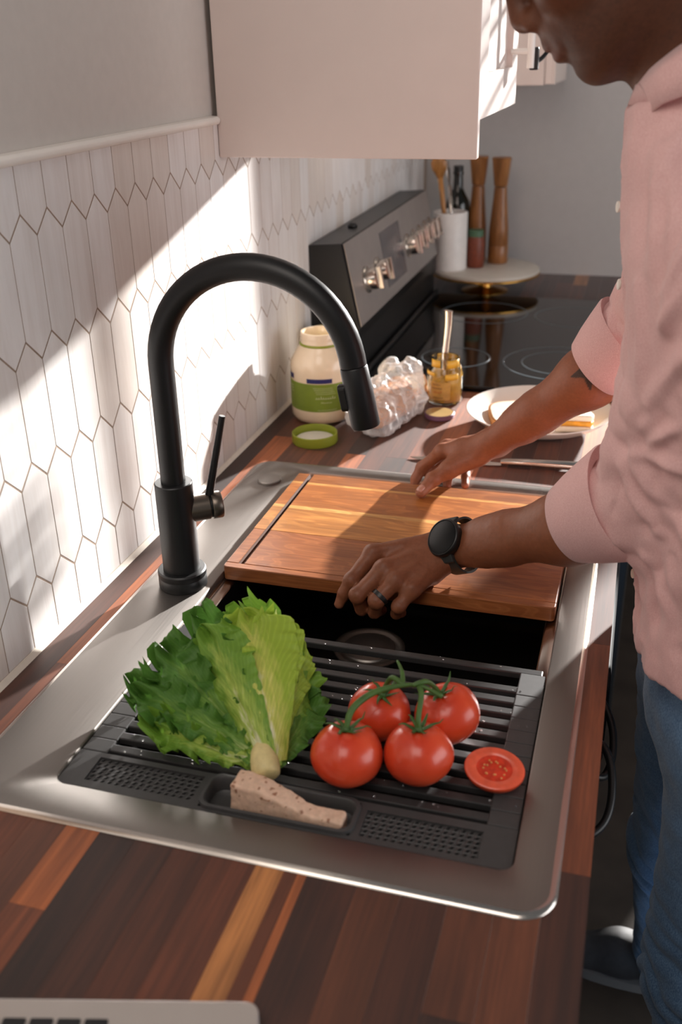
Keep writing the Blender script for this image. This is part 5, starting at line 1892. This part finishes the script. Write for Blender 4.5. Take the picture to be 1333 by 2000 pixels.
def head():
    vol = Vol((0.385, 0.335, 0.50), (0.76, 0.565, 0.86), 0.0024)
    E_ = lambda c, r, k=0.015, sub=False: vol.ell(H(*c), r, k, HR, sub)
    C_ = lambda a, b, ra, rb, k=0.01, sub=False: vol.cap(H(*a), H(*b), ra, rb, k, sub)
    E_((-0.012, 0, 0.035), (0.097, 0.076, 0.092))
    E_((0.028, 0, -0.025), (0.066, 0.064, 0.085), 0.02)
    E_((0.030, 0, -0.070), (0.058, 0.053, 0.042), 0.02)
    C_((-0.012, 0.050, -0.055), (0.066, 0.026, -0.092), 0.018, 0.017, 0.02)
    C_((-0.012, -0.050, -0.055), (0.066, -0.026, -0.092), 0.018, 0.017, 0.02)
    E_((0.080, 0, -0.092), (0.0225, 0.025, 0.0205), 0.016)
    E_((0.070, 0, -0.060), (0.030, 0.040, 0.040), 0.02)
    for s in (-1, 1):
        E_((0.060, 0.043 * s, -0.018), (0.026, 0.024, 0.020), 0.02)
        E_((0.088, 0.032 * s, 0.004), (0.014, 0.017, 0.011), 0.008, True)
        E_((0.0745, 0.032 * s, 0.004), (0.0125, 0.0135, 0.0120), 0.003)
        C_((0.094, 0.012 * s, 0.022), (0.082, 0.046 * s, 0.024), 0.0075, 0.0065, 0.012)
        E_((0.0995, 0.0140 * s, -0.0245), (0.0130, 0.0078, 0.0088), 0.006)
        E_((-0.012, 0.074 * s, -0.004), (0.020, 0.0085, 0.031), 0.006)
        E_((-0.006, 0.080 * s, 0.000), (0.011, 0.004, 0.018), 0.004, True)
        E_((-0.010, 0.075 * s, -0.030), (0.008, 0.006, 0.010), 0.004)
    C_((0.093, 0, 0.018), (0.107, 0, -0.012), 0.0085, 0.0110, 0.010)
    E_((0.1075, 0, -0.0180), (0.0112, 0.0118, 0.0105), 0.006)
    for s in (-1, 1):
        E_((0.1040, 0.0075 * s, -0.0310), (0.0060, 0.0034, 0.0036), 0.003, True)
    E_((0.0840, 0, -0.043), (0.0225, 0.030, 0.020), 0.012)
    C_((0.1030, -0.011, -0.0490), (0.1030, 0.011, -0.0490), 0.0066, 0.0066, 0.006)
    for s in (-1, 1):
        C_((0.0945, 0.023 * s, -0.0560), (0.1030, 0.006 * s, -0.0505), 0.0045, 0.0062, 0.006)
        C_((0.0945, 0.022 * s, -0.0600), (0.1010, 0.006 * s, -0.0640), 0.0045, 0.0072, 0.006)
    C_((0.1010, -0.010, -0.0640), (0.1010, 0.010, -0.0640), 0.0075, 0.0075, 0.006)
    C_((0.1085, -0.026, -0.0570), (0.1095, 0.0, -0.0562), 0.0020, 0.0020, 0.0022, True)
    C_((0.1085, 0.026, -0.0570), (0.1095, 0.0, -0.0562), 0.0020, 0.0020, 0.0022, True)
    C_((0.1085, -0.012, -0.0765), (0.1085, 0.012, -0.0765), 0.0045, 0.0045, 0.008, True)
    # neck and the top of the chest
    vol.cap(H(-0.035, 0, -0.060), A_(0.638, 0.456, 0.575), 0.055, 0.054, 0.03)
    vol.cap(H(-0.005, 0, -0.080), A_(0.600, 0.455, 0.560), 0.040, 0.045, 0.03)
    vol.cap(A_(0.638, 0.456, 0.575), A_(0.660, 0.456, 0.530), 0.052, 0.048, 0.03)
    vol.ell(H(0.055, 0, -0.126), (0.012, 0.010, 0.012), 0.012, HR)
    return vol.mesh(2)


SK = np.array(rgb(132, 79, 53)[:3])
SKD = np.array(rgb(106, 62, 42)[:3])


def near_w(V, p, r):
    return np.exp(-((V - np.asarray(p)) ** 2).sum(1) / (r * r))


def lerp(C, c, w):
    return C * (1 - w[:, None]) + np.asarray(c)[None, :] * w[:, None]


parts_v, parts_f, parts_c = [], [], []
def add_body(V, Q, C):
    n0 = sum(len(x) for x in parts_v)
    parts_v.append(V)
    parts_f.append(Q + n0)
    parts_c.append(C)


# left arm colours: darker knuckles, paler fingertips
V, Q = arm_left()
N = outward(V, Q)
V = V + N * ((fbm(V * 160, 2) - 0.5) * 0.0007)[:, None]
C = np.repeat(SK[None, :], len(V), 0) * (0.90 + 0.2 * fbm(V * 38, 3))[:, None]
for J in Lfing:
    C = lerp(C, SKD, 0.55 * near_w(V, J[1] + nL * 0.008, 0.007))
    C = lerp(C, SKD, 0.35 * near_w(V, J[0] + nL * 0.011, 0.008))
    C = lerp(C, np.array(rgb(176, 116, 86)[:3]), 0.5 * near_w(V, J[3], 0.009))
# creases over the knuckles
for J in Lfing:
    ax = (J[2] - J[0]) / np.linalg.norm(J[2] - J[0])
    sarg = ((V - J[1]) @ ax)
    V = V - N * (0.00035 * near_w(V, J[1] + nL * 0.006, 0.008) * np.cos(sarg * 2 * PI / 0.0026))[:, None]
add_body(V, Q, C)

# right arm with the star tattoo by the cuff
V, Q = arm_right()
N = outward(V, Q)
V = V + N * ((fbm(V * 160, 2) - 0.5) * 0.0007)[:, None]
C = np.repeat(np.array(rgb(142, 84, 57)[:3])[None, :], len(V), 0) * (0.90 + 0.2 * fbm(V * 38, 3))[:, None]
for J in Rfing:
    C = lerp(C, SKD, 0.4 * near_w(V, J[1], 0.010))
C = lerp(C, np.array(rgb(186, 126, 100)[:3]), 0.5 * near_w(V, A_(0.296, 0.727, 0.019), 0.012))
tcn = A_(0.5205, 0.715, 0.2235)                      # tattoo centre on the near side of the arm
tu = (Rel - Rw) / np.linalg.norm(Rel - Rw)
view = A_(-0.05, -1, 0.1)
tv = np.cross(tu, view); tv /= np.linalg.norm(tv)
du, dv_ = (V - tcn) @ tu, (V - tcn) @ tv
angs = np.arctan2(dv_, du) + 0.35
rad_ = np.hypot(du, dv_)
k5 = 2 * PI / 5
aa = np.abs(((angs + k5 / 2) % k5) - k5 / 2)
Rout, Rin = 0.029, 0.0125
ang_in = k5 / 2
lim = Rout * Rin * math.sin(ang_in) / (Rin * np.sin(ang_in - aa) + Rout * np.sin(aa) + 1e-9)
star = np.clip((lim - rad_) / 0.0012, 0, 1) * ((N @ view) > 0)
C = lerp(C, np.array(rgb(58, 46, 38)[:3]), 0.92 * star)
add_body(V, Q, C)

# head colours: lips, stubble
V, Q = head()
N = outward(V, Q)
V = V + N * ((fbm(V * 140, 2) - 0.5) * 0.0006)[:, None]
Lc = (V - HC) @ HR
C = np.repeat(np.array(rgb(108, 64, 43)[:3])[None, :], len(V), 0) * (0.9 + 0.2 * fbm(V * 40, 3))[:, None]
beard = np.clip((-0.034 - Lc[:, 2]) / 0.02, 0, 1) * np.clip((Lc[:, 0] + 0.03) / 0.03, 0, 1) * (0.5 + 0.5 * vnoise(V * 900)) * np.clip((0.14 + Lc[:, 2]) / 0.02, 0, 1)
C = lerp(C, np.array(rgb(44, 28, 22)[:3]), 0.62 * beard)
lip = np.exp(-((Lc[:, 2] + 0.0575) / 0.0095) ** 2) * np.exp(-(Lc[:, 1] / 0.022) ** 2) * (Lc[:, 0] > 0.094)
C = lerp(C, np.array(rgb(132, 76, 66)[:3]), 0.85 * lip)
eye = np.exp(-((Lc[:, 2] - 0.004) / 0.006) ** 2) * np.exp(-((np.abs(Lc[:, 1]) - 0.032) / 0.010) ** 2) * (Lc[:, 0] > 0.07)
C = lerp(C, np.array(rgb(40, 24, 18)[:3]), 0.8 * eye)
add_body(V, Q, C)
# trunk and upper arms under the shirt, so that the body is one figure
vol = Vol((0.56, 0.22, -0.14), (0.92, 0.72, 0.58), 0.006)
vol.cap((0.745, 0.455, -0.02), (0.705, 0.455, 0.42), 0.080, 0.080, 0.04)
vol.cap((0.715, 0.40, 0.42), (0.690, 0.53, 0.45), 0.075, 0.070, 0.04)
vol.cap((0.690, 0.456, 0.44), (0.662, 0.456, 0.53), 0.07, 0.044, 0.03)
vol.cap(Lel, (0.672, 0.335, 0.435), 0.036, 0.052, 0.03)
vol.cap(Rel, (0.660, 0.580, 0.440), 0.036, 0.050, 0.03)
V, Q = vol.mesh(2)
add_body(V, Q, np.repeat(SK[None, :], len(V), 0))
M['skin'] = attr_mat('skin', 'tint', 0.48, 0.12, 0.4, 260.0, 0.10, 0.25, 0.0005)
body = mk('body', np.concatenate(parts_v), np.concatenate(parts_f), M['skin'], pe, attr=np.concatenate(parts_c))

# finger nails
M['nail'] = plain('finger_nail', rgb(188, 132, 112), 0.25, var=0.04, coat=0.3)
def nail(tip, back, nrm_, w, L):
    tip, back, nrm_ = Vector(tip), Vector(back), Vector(nrm_).normalized()
    ax = (tip - back).normalized()
    nn = (nrm_ - ax * nrm_.dot(ax)).normalized()
    sd_ = ax.cross(nn)
    v, f = [], []
    for i in range(7):
        t_ = i / 6
        ww = w * (1 - 0.25 * abs(2 * t_ - 1) ** 3)
        for j in range(7):
            s = -1 + 2 * j / 6
            v.append(tip + ax * (L * (t_ - 0.6)) + sd_ * s * ww + nn * (-0.40 * w * s * s - 0.0010 * max(0, t_ - 0.7) * 3))
    for i in range(6):
        for j in range(6):
            a = i * 7 + j
            f.append((a, a + 1, a + 8, a + 7))
    o = mk('fingernail', v, f, M['nail'], body)
    sm = o.modifiers.new('thick', 'SOLIDIFY')
    sm.thickness = 0.0006
J = Lfing[0]
nail(J[3] + A_(-0.0015, -0.0055, 0.0012) , J[2] + A_(-0.0015, -0.0062, 0.0018), (-0.25, -0.95, 0.12), 0.0050, 0.0105)
nail(A_(0.2945, 0.7235, 0.0275), A_(0.3075, 0.7455, 0.0400), (-0.25, -0.42, 0.87), 0.0062, 0.0125)

# short hair
vol = Vol((0.37, 0.34, 0.64), (0.68, 0.56, 0.88), 0.0035)
vol.ell(HC + HR @ A_(-0.016, 0, 0.040), (0.0985, 0.0785, 0.0945), 0.0, HR)
def hair_clip(X, Y, Z):
    lx = (X - HC[0]) * hf[0] + (Z - HC[2]) * hf[2]
    lz = (X - HC[0]) * hu[0] + (Z - HC[2]) * hu[2]
    return np.maximum((lx - 0.045) * 0.7 - (lz - 0.045) * 0.7, (0.0 - lz) * 0.8 - np.maximum(0, -0.03 - lx) * 1.5) + 0 * Y
vol.clip(hair_clip)
V, Q = vol.mesh(1)
N = outward(V, Q)
V = V + N * ((vnoise(V * 420) - 0.5) * 0.003)[:, None]
mk('hair', V, Q, plain('hair', rgb(20, 16, 14), 0.7, var=0.2, s=300, bump=0.4), pe)

# ---- shirt
def pink_mat():
    t = NT('pink_oxford').set(Roughness=0.75)
    t.b.inputs['Sheen Weight'].default_value = 0.25
    t.b.inputs['Specular IOR Level'].default_value = 0.25
    nz = t.noise(scale=(900, 900, 900), s=1.0, detail=2)
    nz2 = t.noise(s=14, detail=3)
    c = t.ramp(nz, [(0.3, rgb(226, 176, 173)), (0.7, rgb(244, 204, 200))])
    k = t.ramp(nz2, [(0.3, (0.95, 0.95, 0.95, 1)), (0.7, (1.04, 1.04, 1.04, 1))])
    c = t.mix(1.0, c, k, 'MULTIPLY')
    t.color(c)
    t.bump(nz, 0.12, 0.0004)
    tl = t.n('ShaderNodeBsdfTranslucent')
    t.l(c, tl.inputs['Color'])
    mx = t.n('ShaderNodeMixShader')
    mx.inputs[0].default_value = 0.14
    t.l(t.b.outputs[0], mx.inputs[1])
    t.l(tl.outputs[0], mx.inputs[2])
    t.l(mx.outputs[0], t.t.nodes['Material Output'].inputs['Surface'])
    return t.m
M['pink'] = pink_mat()

zs = np.array([-0.16, -0.02, 0.06, 0.20, 0.33, 0.44, 0.505, 0.548, 0.575, 0.625])
cxs = np.array([0.742, 0.740, 0.737, 0.720, 0.701, 0.678, 0.662, 0.642, 0.628, 0.645])
as_ = np.array([0.128, 0.126, 0.127, 0.135, 0.132, 0.126, 0.114, 0.098, 0.086, 0.072])
bs_ = np.array([0.185, 0.180, 0.178, 0.185, 0.195, 0.195, 0.165, 0.112, 0.086, 0.074])
vol = Vol((0.50, 0.20, -0.15), (0.92, 0.84, 0.635), 0.0032)
def torso(X, Y, Z):
    cx = np.interp(Z, zs, cxs); a = np.interp(Z, zs, as_); b = np.interp(Z, zs, bs_)
    q = np.sqrt(((X - cx) / a) ** 2 + ((Y - 0.462) / b) ** 2)
    q = np.power(np.power(np.abs((X - cx) / a), 2.5) + np.power(np.abs((Y - 0.462) / b), 2.5), 0.4)
    return (q - 1) * a * 0.85
vol.func((0.51, 0.21, -0.149), (0.91, 0.70, 0.632), torso, 0.0)
vol.clip(lambda X, Y, Z: Z - 0.581 - 0.38 * (X - 0.60))
Lsh = A_(0.672, 0.335, 0.438)
Rsh = A_(0.655, 0.590, 0.445)
vol.cap(Lsh, A_(0.606, 0.418, 0.180), 0.080, 0.061, 0.035)
vol.cap(A_(0.606, 0.418, 0.180), A_(0.572, 0.434, 0.163), 0.060, 0.050, 0.015)
vol.cap(Rsh, A_(0.590, 0.735, 0.285), 0.076, 0.058, 0.035)
vol.cap(A_(0.590, 0.735, 0.285), A_(0.562, 0.744, 0.250), 0.056, 0.047, 0.015)
vol.clip(lambda X, Y, Z: (-0.026 + 0.20 * np.maximum(0, 0.50 - Y) + 0.05 * np.maximum(0, Y - 0.52) - 0.25 * np.maximum(0, X - 0.74)) - Z)
V, Q = vol.mesh(2)
N = outward(V, Q)


def folds(V, origin, direction, freq, amp, seed, fall, sharp=1.0):
    """creases fanning across the cloth"""
    d = np.asarray(direction, float)
    d = d / np.linalg.norm(d)
    ph = 3.0 * fbm(V * 9 + seed, 2) + 1.2 * vnoise(V * 26 + seed)
    s = (V - origin) @ d * freq + ph * 2.2
    w = np.exp(-((V - origin) ** 2).sum(1) / fall ** 2)
    return amp * w * (np.abs(np.sin(s)) ** sharp * 2 - 1)


def crease(V, pts, amp, w):
    """one raised fold of cloth along a short curve, with a hollow beside it"""
    P = np.array([tuple(p) for p in spline(pts, 8)])
    d2 = np.full(len(V), 1.0)
    tt_ = np.zeros(len(V))
    for i, p in enumerate(P):
        q = ((V - p) ** 2).sum(1)
        m_ = q < d2
        d2 = np.where(m_, q, d2)
        tt_ = np.where(m_, i / (len(P) - 1), tt_)
    d = np.sqrt(d2)
    env = np.clip(1.15 - np.abs(tt_ - 0.45) * 1.3, 0.2, 1)
    return amp * env * (np.exp(-(d / w) ** 2) - 0.55 * np.exp(-(d / (2.1 * w)) ** 2))


disp = np.zeros(len(V))
axL = (Lsh - A_(0.606, 0.418, 0.180))
disp += folds(V, A_(0.600, 0.400, 0.225), axL + A_(0.04, 0.02, 0), 62, 0.0035, 3.0, 0.11, 1.0)
disp += folds(V, A_(0.575, 0.740, 0.290), A_(-0.1, -0.2, 1), 95, 0.0040, 5.0, 0.08)
disp += folds(V, A_(0.640, 0.420, 0.06), A_(0.6, 0.8, 0.35), 42, 0.0030, 21.0, 0.18)
disp += folds(V, A_(0.620, 0.520, 0.20), A_(0.3, 1.0, 0.10), 44, 0.0040, 41.0, 0.20)
disp += (fbm(V * np.array([14, 14, 8]), 3) - 0.5) * 0.010
disp += (np.abs(fbm(V * np.array([34, 34, 20]), 2) - 0.5) ** 0.7 - 0.3) * -0.006
for pts, amp, w in (
        ([(0.600, 0.282, 0.466), (0.591, 0.285, 0.432), (0.593, 0.292, 0.396)], 0.013, 0.010),
        ([(0.593, 0.292, 0.396), (0.599, 0.286, 0.411), (0.604, 0.273, 0.436)], 0.010, 0.008),
        ([(0.586, 0.308, 0.322), (0.598, 0.281, 0.357), (0.611, 0.272, 0.374), (0.630, 0.258, 0.380)], 0.016, 0.011),
        ([(0.583, 0.317, 0.294), (0.600, 0.283, 0.326), (0.616, 0.274, 0.338), (0.640, 0.262, 0.335)], 0.013, 0.008),
        ([(0.577, 0.330, 0.257), (0.598, 0.318, 0.230), (0.626, 0.298, 0.208), (0.650, 0.300, 0.190)], 0.016, 0.010),
        ([(0.565, 0.345, 0.255), (0.583, 0.339, 0.222), (0.613, 0.328, 0.187)], 0.013, 0.008),
        ([(0.575, 0.356, 0.533), (0.576, 0.329, 0.491), (0.572, 0.307, 0.444)], 0.013, 0.012),
        ([(0.588, 0.337, 0.519), (0.588, 0.307, 0.486), (0.589, 0.296, 0.455)], 0.010, 0.009),
        ([(0.606, 0.348, 0.145), (0.617, 0.337, 0.120), (0.626, 0.320, 0.092), (0.636, 0.312, 0.050)], 0.012, 0.010),
        ([(0.624, 0.314, 0.156), (0.634, 0.309, 0.115), (0.645, 0.308, 0.076)], 0.012, 0.009),
        ([(0.583, 0.339, 0.265), (0.606, 0.312, 0.268), (0.625, 0.288, 0.264), (0.650, 0.275, 0.250)], 0.014, 0.008),
        ([(0.569, 0.332, 0.421), (0.572, 0.321, 0.378), (0.576, 0.320, 0.331)], 0.012, 0.009),
        ([(0.555, 0.382, 0.390), (0.556, 0.360, 0.340), (0.558, 0.350, 0.300)], 0.010, 0.009),
        ([(0.618, 0.276, 0.312), (0.607, 0.299, 0.298), (0.595, 0.319, 0.279)], 0.011, 0.007),
        ([(0.592, 0.362, 0.545), (0.586, 0.349, 0.534), (0.585, 0.339, 0.519)], 0.008, 0.008),
        ([(0.602, 0.358, 0.130), (0.608, 0.360, 0.099), (0.608, 0.373, 0.064), (0.612, 0.390, 0.020)], 0.011, 0.009),
        ([(0.604, 0.420, 0.140), (0.606, 0.430, 0.080), (0.610, 0.445, 0.020)], 0.010, 0.010),
        ([(0.556, 0.690, 0.335), (0.560, 0.685, 0.300), (0.575, 0.682, 0.275)], 0.012, 0.008),
        ([(0.545, 0.705, 0.310), (0.548, 0.695, 0.285), (0.560, 0.688, 0.260)], 0.010, 0.007)):
    disp += crease(V, pts, amp, w)
# the placket: a doubled strip of cloth down the front
disp += 0.0022 * ((V[:, 1] > 0.448) & (V[:, 1] < 0.482) & (N[:, 0] < -0.5))
V = V + N * disp[:, None]
shirt = mk('shirt', V, Q, M['pink'], pe)


def ring3(c, ax, r, n=40, wob=0.0, ph=0.0, squash=1.0, up=(0, 0, 1)):
    ax = Vector(ax).normalized()
    u = Vector(up) - ax * ax.dot(Vector(up))
    u.normalize()
    w = ax.cross(u)
    return [Vector(c) + u * (r * squash * math.cos(2 * PI * k / n) * (1 + wob * math.sin(3 * 2 * PI * k / n + ph))) + w * (r * math.sin(2 * PI * k / n) * (1 + wob * math.cos(2 * 2 * PI * k / n + ph))) for k in range(n)]


def cuff(c0, c1, r0, r1, th=0.0035, n=48):
    c0, c1 = Vector(c0), Vector(c1)
    ax = (c1 - c0)
    rings = []
    for (t_, dr_) in ((0.35, -th - 0.004), (0.05, -th), (0.0, -th * 0.5), (0.015, 0.0), (0.33, 0.0012), (0.66, 0.0008), (0.97, 0.0), (1.02, -th * 0.5), (0.99, -th * 1.2), (0.93, -th * 3.5)):
        rings.append(ring3(c0 + ax * t_, ax, r0 + (r1 - r0) * t_ + dr_, n, 0.018, 1.0 + t_))
    v, f = loft_rings(rings, (False, False))
    mk('cuff', v, f, M['pink'], shirt, angle=70)


cuff((0.5270, 0.4525, 0.1260), (0.5830, 0.4280, 0.1715), 0.0455, 0.0672)
cuff((0.5290, 0.7515, 0.2170), (0.5740, 0.7400, 0.2680), 0.0460, 0.0640)

# collar: stand and two pointed leaves, spread open at the throat
def strip(rows, name, mat, parent, th=0.0022):
    rows = [spline(r, 6) for r in rows]
    v = [p for r in rows for p in r]
    n = len(rows[0])
    f = [(i * n + k, i * n + k + 1, (i + 1) * n + k + 1, (i + 1) * n + k) for i in range(len(rows) - 1) for k in range(n - 1)]
    o = mk(name, v, f, mat, parent)
    sm = o.modifiers.new('thick', 'SOLIDIFY')
    sm.thickness = th
    return o


CMY = 0.456
def mir(rows, s):
    return [[(p[0], CMY + (p[1] - CMY) * s, p[2]) for p in r] for r in rows]


for s in (1, -1):
    fold = [(0.5500, 0.4340, 0.5830), (0.5680, 0.4030, 0.6005), (0.5920, 0.3880, 0.6180), (0.6250, 0.3860, 0.6330), (0.6600, 0.3990, 0.6460), (0.6830, 0.4280, 0.6540), (0.6900, 0.4560, 0.6560)]
    foot = [(0.5440, 0.4380, 0.5630), (0.5620, 0.3990, 0.5680), (0.5900, 0.3790, 0.5820), (0.6270, 0.3760, 0.5980), (0.6640, 0.3910, 0.6120), (0.6880, 0.4240, 0.6220), (0.6960, 0.4560, 0.6250)]
    mid = [(0.5570, 0.4110, 0.5755), (0.5690, 0.3840, 0.5930), (0.5930, 0.3710, 0.6070), (0.6270, 0.3700, 0.6210), (0.6640, 0.3840, 0.6330), (0.6930, 0.4220, 0.6390), (0.7020, 0.4560, 0.6400)]
    outer = [(0.5655, 0.3850, 0.5595), (0.5735, 0.3690, 0.5680), (0.5935, 0.3610, 0.5760), (0.6270, 0.3580, 0.5880), (0.6670, 0.3740, 0.6000), (0.6990, 0.4170, 0.6080), (0.7100, 0.4560, 0.6100)]
    strip(mir([foot, fold], s), 'collar_stand', M['pink'], shirt, 0.0018)
    strip(mir([fold, mid, outer], s), 'collar_leaf', M['pink'], shirt, 0.0020)
# placket down the front with buttons, following the cloth
def front_x(y, z):
    m_ = (np.abs(V[:, 1] - y) < 0.006) & (np.abs(V[:, 2] - z) < 0.008) & (V[:, 0] < 0.70)
    return float(V[m_, 0].min()) if m_.any() else 0.57
M['button'] = plain('shirt_button', rgb(232, 222, 210), 0.3, var=0.04, coat=0.3)
for z in (0.47, 0.395, 0.32, 0.24, 0.155, 0.07):
    xs_ = min(front_x(y, z) for y in (0.450, 0.464, 0.478)) - 0.0015
    MB().lathe([(0.0, 0.0), (0.0052, 0.0), (0.0056, 0.001), (0.0052, 0.0018), (0.0042, 0.0014), (0.0, 0.0014)], (xs_, 0.457, z), 20, (-1, -0.35, 0.05)).build('button', M['button'], shirt, angle=40)

# ---- jeans
vol = Vol((0.56, 0.24, FLOOR + 0.02), (0.95, 0.82, 0.06), 0.0045)
vol.ell((0.752, 0.466, -0.055), (0.126, 0.180, 0.150), 0.02)
vol.cap((0.748, 0.385, -0.09), (0.736, 0.365, -0.42), 0.092, 0.068, 0.03)
vol.cap((0.736, 0.365, -0.42), (0.800, 0.360, -0.835), 0.070, 0.060, 0.03)
vol.cap((0.716, 0.555, -0.09), (0.722, 0.615, -0.46), 0.095, 0.074, 0.03)
vol.cap((0.722, 0.615, -0.46), (0.750, 0.755, -0.835), 0.070, 0.062, 0.03)
vol.clip(lambda X, Y, Z: np.maximum((FLOOR + 0.055) - Z, Z - 0.03))
V, Q = vol.mesh(2)
N = outward(V, Q)
disp = (fbm(V * np.array([14, 14, 20]), 3) - 0.5) * 0.014
for (o_, d_, fr_, am) in ((A_(0.73, 0.36, -0.42), A_(0.3, 0, 1), 80, 0.004), (A_(0.72, 0.61, -0.46), A_(0.3, 0, 1), 80, 0.004), (A_(0.78, 0.36, -0.82), A_(0.1, 0, 1), 90, 0.004), (A_(0.74, 0.68, -0.80), A_(0.1, 0, 1), 90, 0.004)):
    disp += folds(V, o_, d_, fr_, am, 2.0, 0.12)
V = V + N * disp[:, None]
t = NT('denim').set(Roughness=0.85)
t.b.inputs['Sheen Weight'].default_value = 0.2
nz = t.noise(scale=(700, 700, 350), s=1.0, detail=2)
nz2 = t.noise(s=7, detail=4)
c = t.ramp(nz, [(0.3, rgb(78, 110, 146)), (0.7, rgb(122, 154, 186))])
k = t.ramp(nz2, [(0.3, (0.75, 0.77, 0.8, 1)), (0.7, (1.2, 1.2, 1.2, 1))])
t.color(t.mix(1.0, c, k, 'MULTIPLY'))
t.bump(nz, 0.2, 0.0005)
mk('jeans', V, Q, t.m, pe)

# ---- shoes
def shoe(x, y):
    vol = Vol((x - 0.24, y - 0.07, FLOOR), (x + 0.08, y + 0.07, FLOOR + 0.14), 0.004)
    vol.cap((x + 0.02, y, FLOOR + 0.045), (x - 0.10, y, FLOOR + 0.042), 0.037, 0.040, 0.02)
    vol.cap((x - 0.10, y, FLOOR + 0.036), (x - 0.175, y - 0.004, FLOOR + 0.030), 0.041, 0.032, 0.02)
    vol.cap((x + 0.005, y, FLOOR + 0.06), (x + 0.01, y, FLOOR + 0.11), 0.040, 0.038, 0.02)
    vol.clip(lambda X, Y, Z: np.maximum(FLOOR + 0.018 - Z, Z - FLOOR - 0.112))
    V, Q = vol.mesh(2)
    s_ = mk('shoe', V, Q, plain('shoe_canvas', rgb(64, 62, 62), 0.7, var=0.12, s=90), pe)
    ol = []
    for k in range(40):
        a = 2 * PI * k / 40
        xx = x - 0.076 + 0.136 * math.cos(a)
        wv = 0.046 if math.cos(a) < 0.3 else 0.040
        ol.append((xx, y + wv * (abs(math.sin(a)) ** 0.7) * (1 if math.sin(a) > 0 else -1)))
    v, f = loft_rings([[(p[0], p[1], FLOOR + 0.001) for p in ol], [(p[0], p[1], FLOOR + 0.020) for p in ol]])
    mk('sole', v, f, plain('shoe_sole', rgb(120, 117, 114), 0.6, var=0.05), s_, smooth=False)
    for k in range(5):
        xx = x - 0.045 - 0.019 * k
        MB().tube([(xx, y - 0.026, FLOOR + 0.076 - 0.0055 * k), (xx - 0.004, y, FLOOR + 0.0845 - 0.0055 * k), (xx, y + 0.026, FLOOR + 0.076 - 0.0055 * k)], 0.0032, 6).build('lace', plain('lace', rgb(150, 150, 150), 0.7), s_)
shoe(0.805, 0.36)
shoe(0.765, 0.775)

# ------------------------------------------------------------------ wristwatch and ring
Vv = lambda a: Vector(tuple(float(q) for q in a))
wax = Vv(Lel - Lw).normalized()
wn = Vv(A_(0.05, -0.70, 0.71)).normalized()
wn = (wn - wax * wn.dot(wax)).normalized()
ws = wax.cross(wn)
wc_ = Vv(Lw) + wax * 0.012
ww = thing('wristwatch', 'round black smartwatch on the left wrist', 'watch', wc_ - wn * 0.02)
face_c = wc_ + wn * 0.0300
wcs = MB().lathe([(0.0205, -0.0050), (0.0235, -0.0035), (0.0242, 0.0015), (0.0242, 0.0050), (0.0232, 0.0066), (0.0220, 0.0070), (0.0212, 0.0060), (0.0, 0.0058)], face_c, 48, wn).build('case', M['black'], ww, angle=40)
MB().lathe([(0.0, 0.0059), (0.0208, 0.0059), (0.0210, 0.0064), (0.0204, 0.0067), (0.0, 0.0067)], face_c, 48, wn).build('screen', M['screen'], wcs, angle=40)
bv, bf = [], []
nb = 44
for i in range(nb + 1):
    a = math.radians(38) + (2 * PI - math.radians(76)) * i / nb
    rw, rt = 0.0335, 0.0300                     # half width and half thickness of the strap loop
    p = wc_ + ws * (rw * math.sin(a)) + wn * (rt * math.cos(a))
    nrm_ = (ws * math.sin(a) / rw + wn * math.cos(a) / rt).normalized()
    hwid = 0.0105 - 0.0012 * abs(math.sin(a * 0.5))
    for (sx, so) in ((-1, -0.0002), (1, -0.0002), (1, 0.0022), (-1, 0.0022)):
        bv.append(p + wax * hwid * sx + nrm_ * so)
for i in range(nb):
    for q in range(4):
        q2 = (q + 1) % 4
        bf.append((i * 4 + q, (i + 1) * 4 + q, (i + 1) * 4 + q2, i * 4 + q2))
bf += [(0, 1, 2, 3), (nb * 4 + 3, nb * 4 + 2, nb * 4 + 1, nb * 4)]
MB().add(bv, bf).build('band', M['strap'], ww, angle=50)
for s in (-1, 1):
    # lugs where the band meets the case
    q0 = face_c + ws * (0.0205 * s) - wn * 0.0020
    rr_ = []
    for (dx_, dz_) in ((0.0, -0.003), (0.009, -0.0075), (0.009, -0.004), (0.0, 0.0035)):
        rr_.append((dx_, dz_))
    v = []
    for sx in (-0.0108, 0.0108):
        for (dx_, dz_) in rr_:
            v.append(q0 + ws * s * dx_ + wn * dz_ + wax * sx)
    MB().add(v, [(0, 1, 2, 3), (7, 6, 5, 4), (0, 4, 5, 1), (1, 5, 6, 2), (2, 6, 7, 3), (3, 7, 4, 0)]).build('lug', M['strap'], ww, smooth=False, bevel=0.001)
MB().lathe([(0.002, 0.0), (0.0022, 0.0026), (0.0, 0.0028)], face_c - wax * 0.0226 + wn * 0.001, 12, -wax).build('side_button', M['black'], wcs)

J = Lfing[2]
rp = J[0] + (J[1] - J[0]) * 0.80
rax = (J[1] - J[0]) / np.linalg.norm(J[1] - J[0])
rg_ = MB().lathe([(0.0104, -0.0028), (0.0113, -0.0025), (0.0115, 0.0), (0.0113, 0.0025), (0.0104, 0.0028), (0.0100, 0.0), (0.0104, -0.0028)], rp, 40, rax, cap=False)
o = rg_.build('finger_ring', M['black'], angle=60)
tag(o, 'plain black band on the ring finger of the watch hand', 'ring')
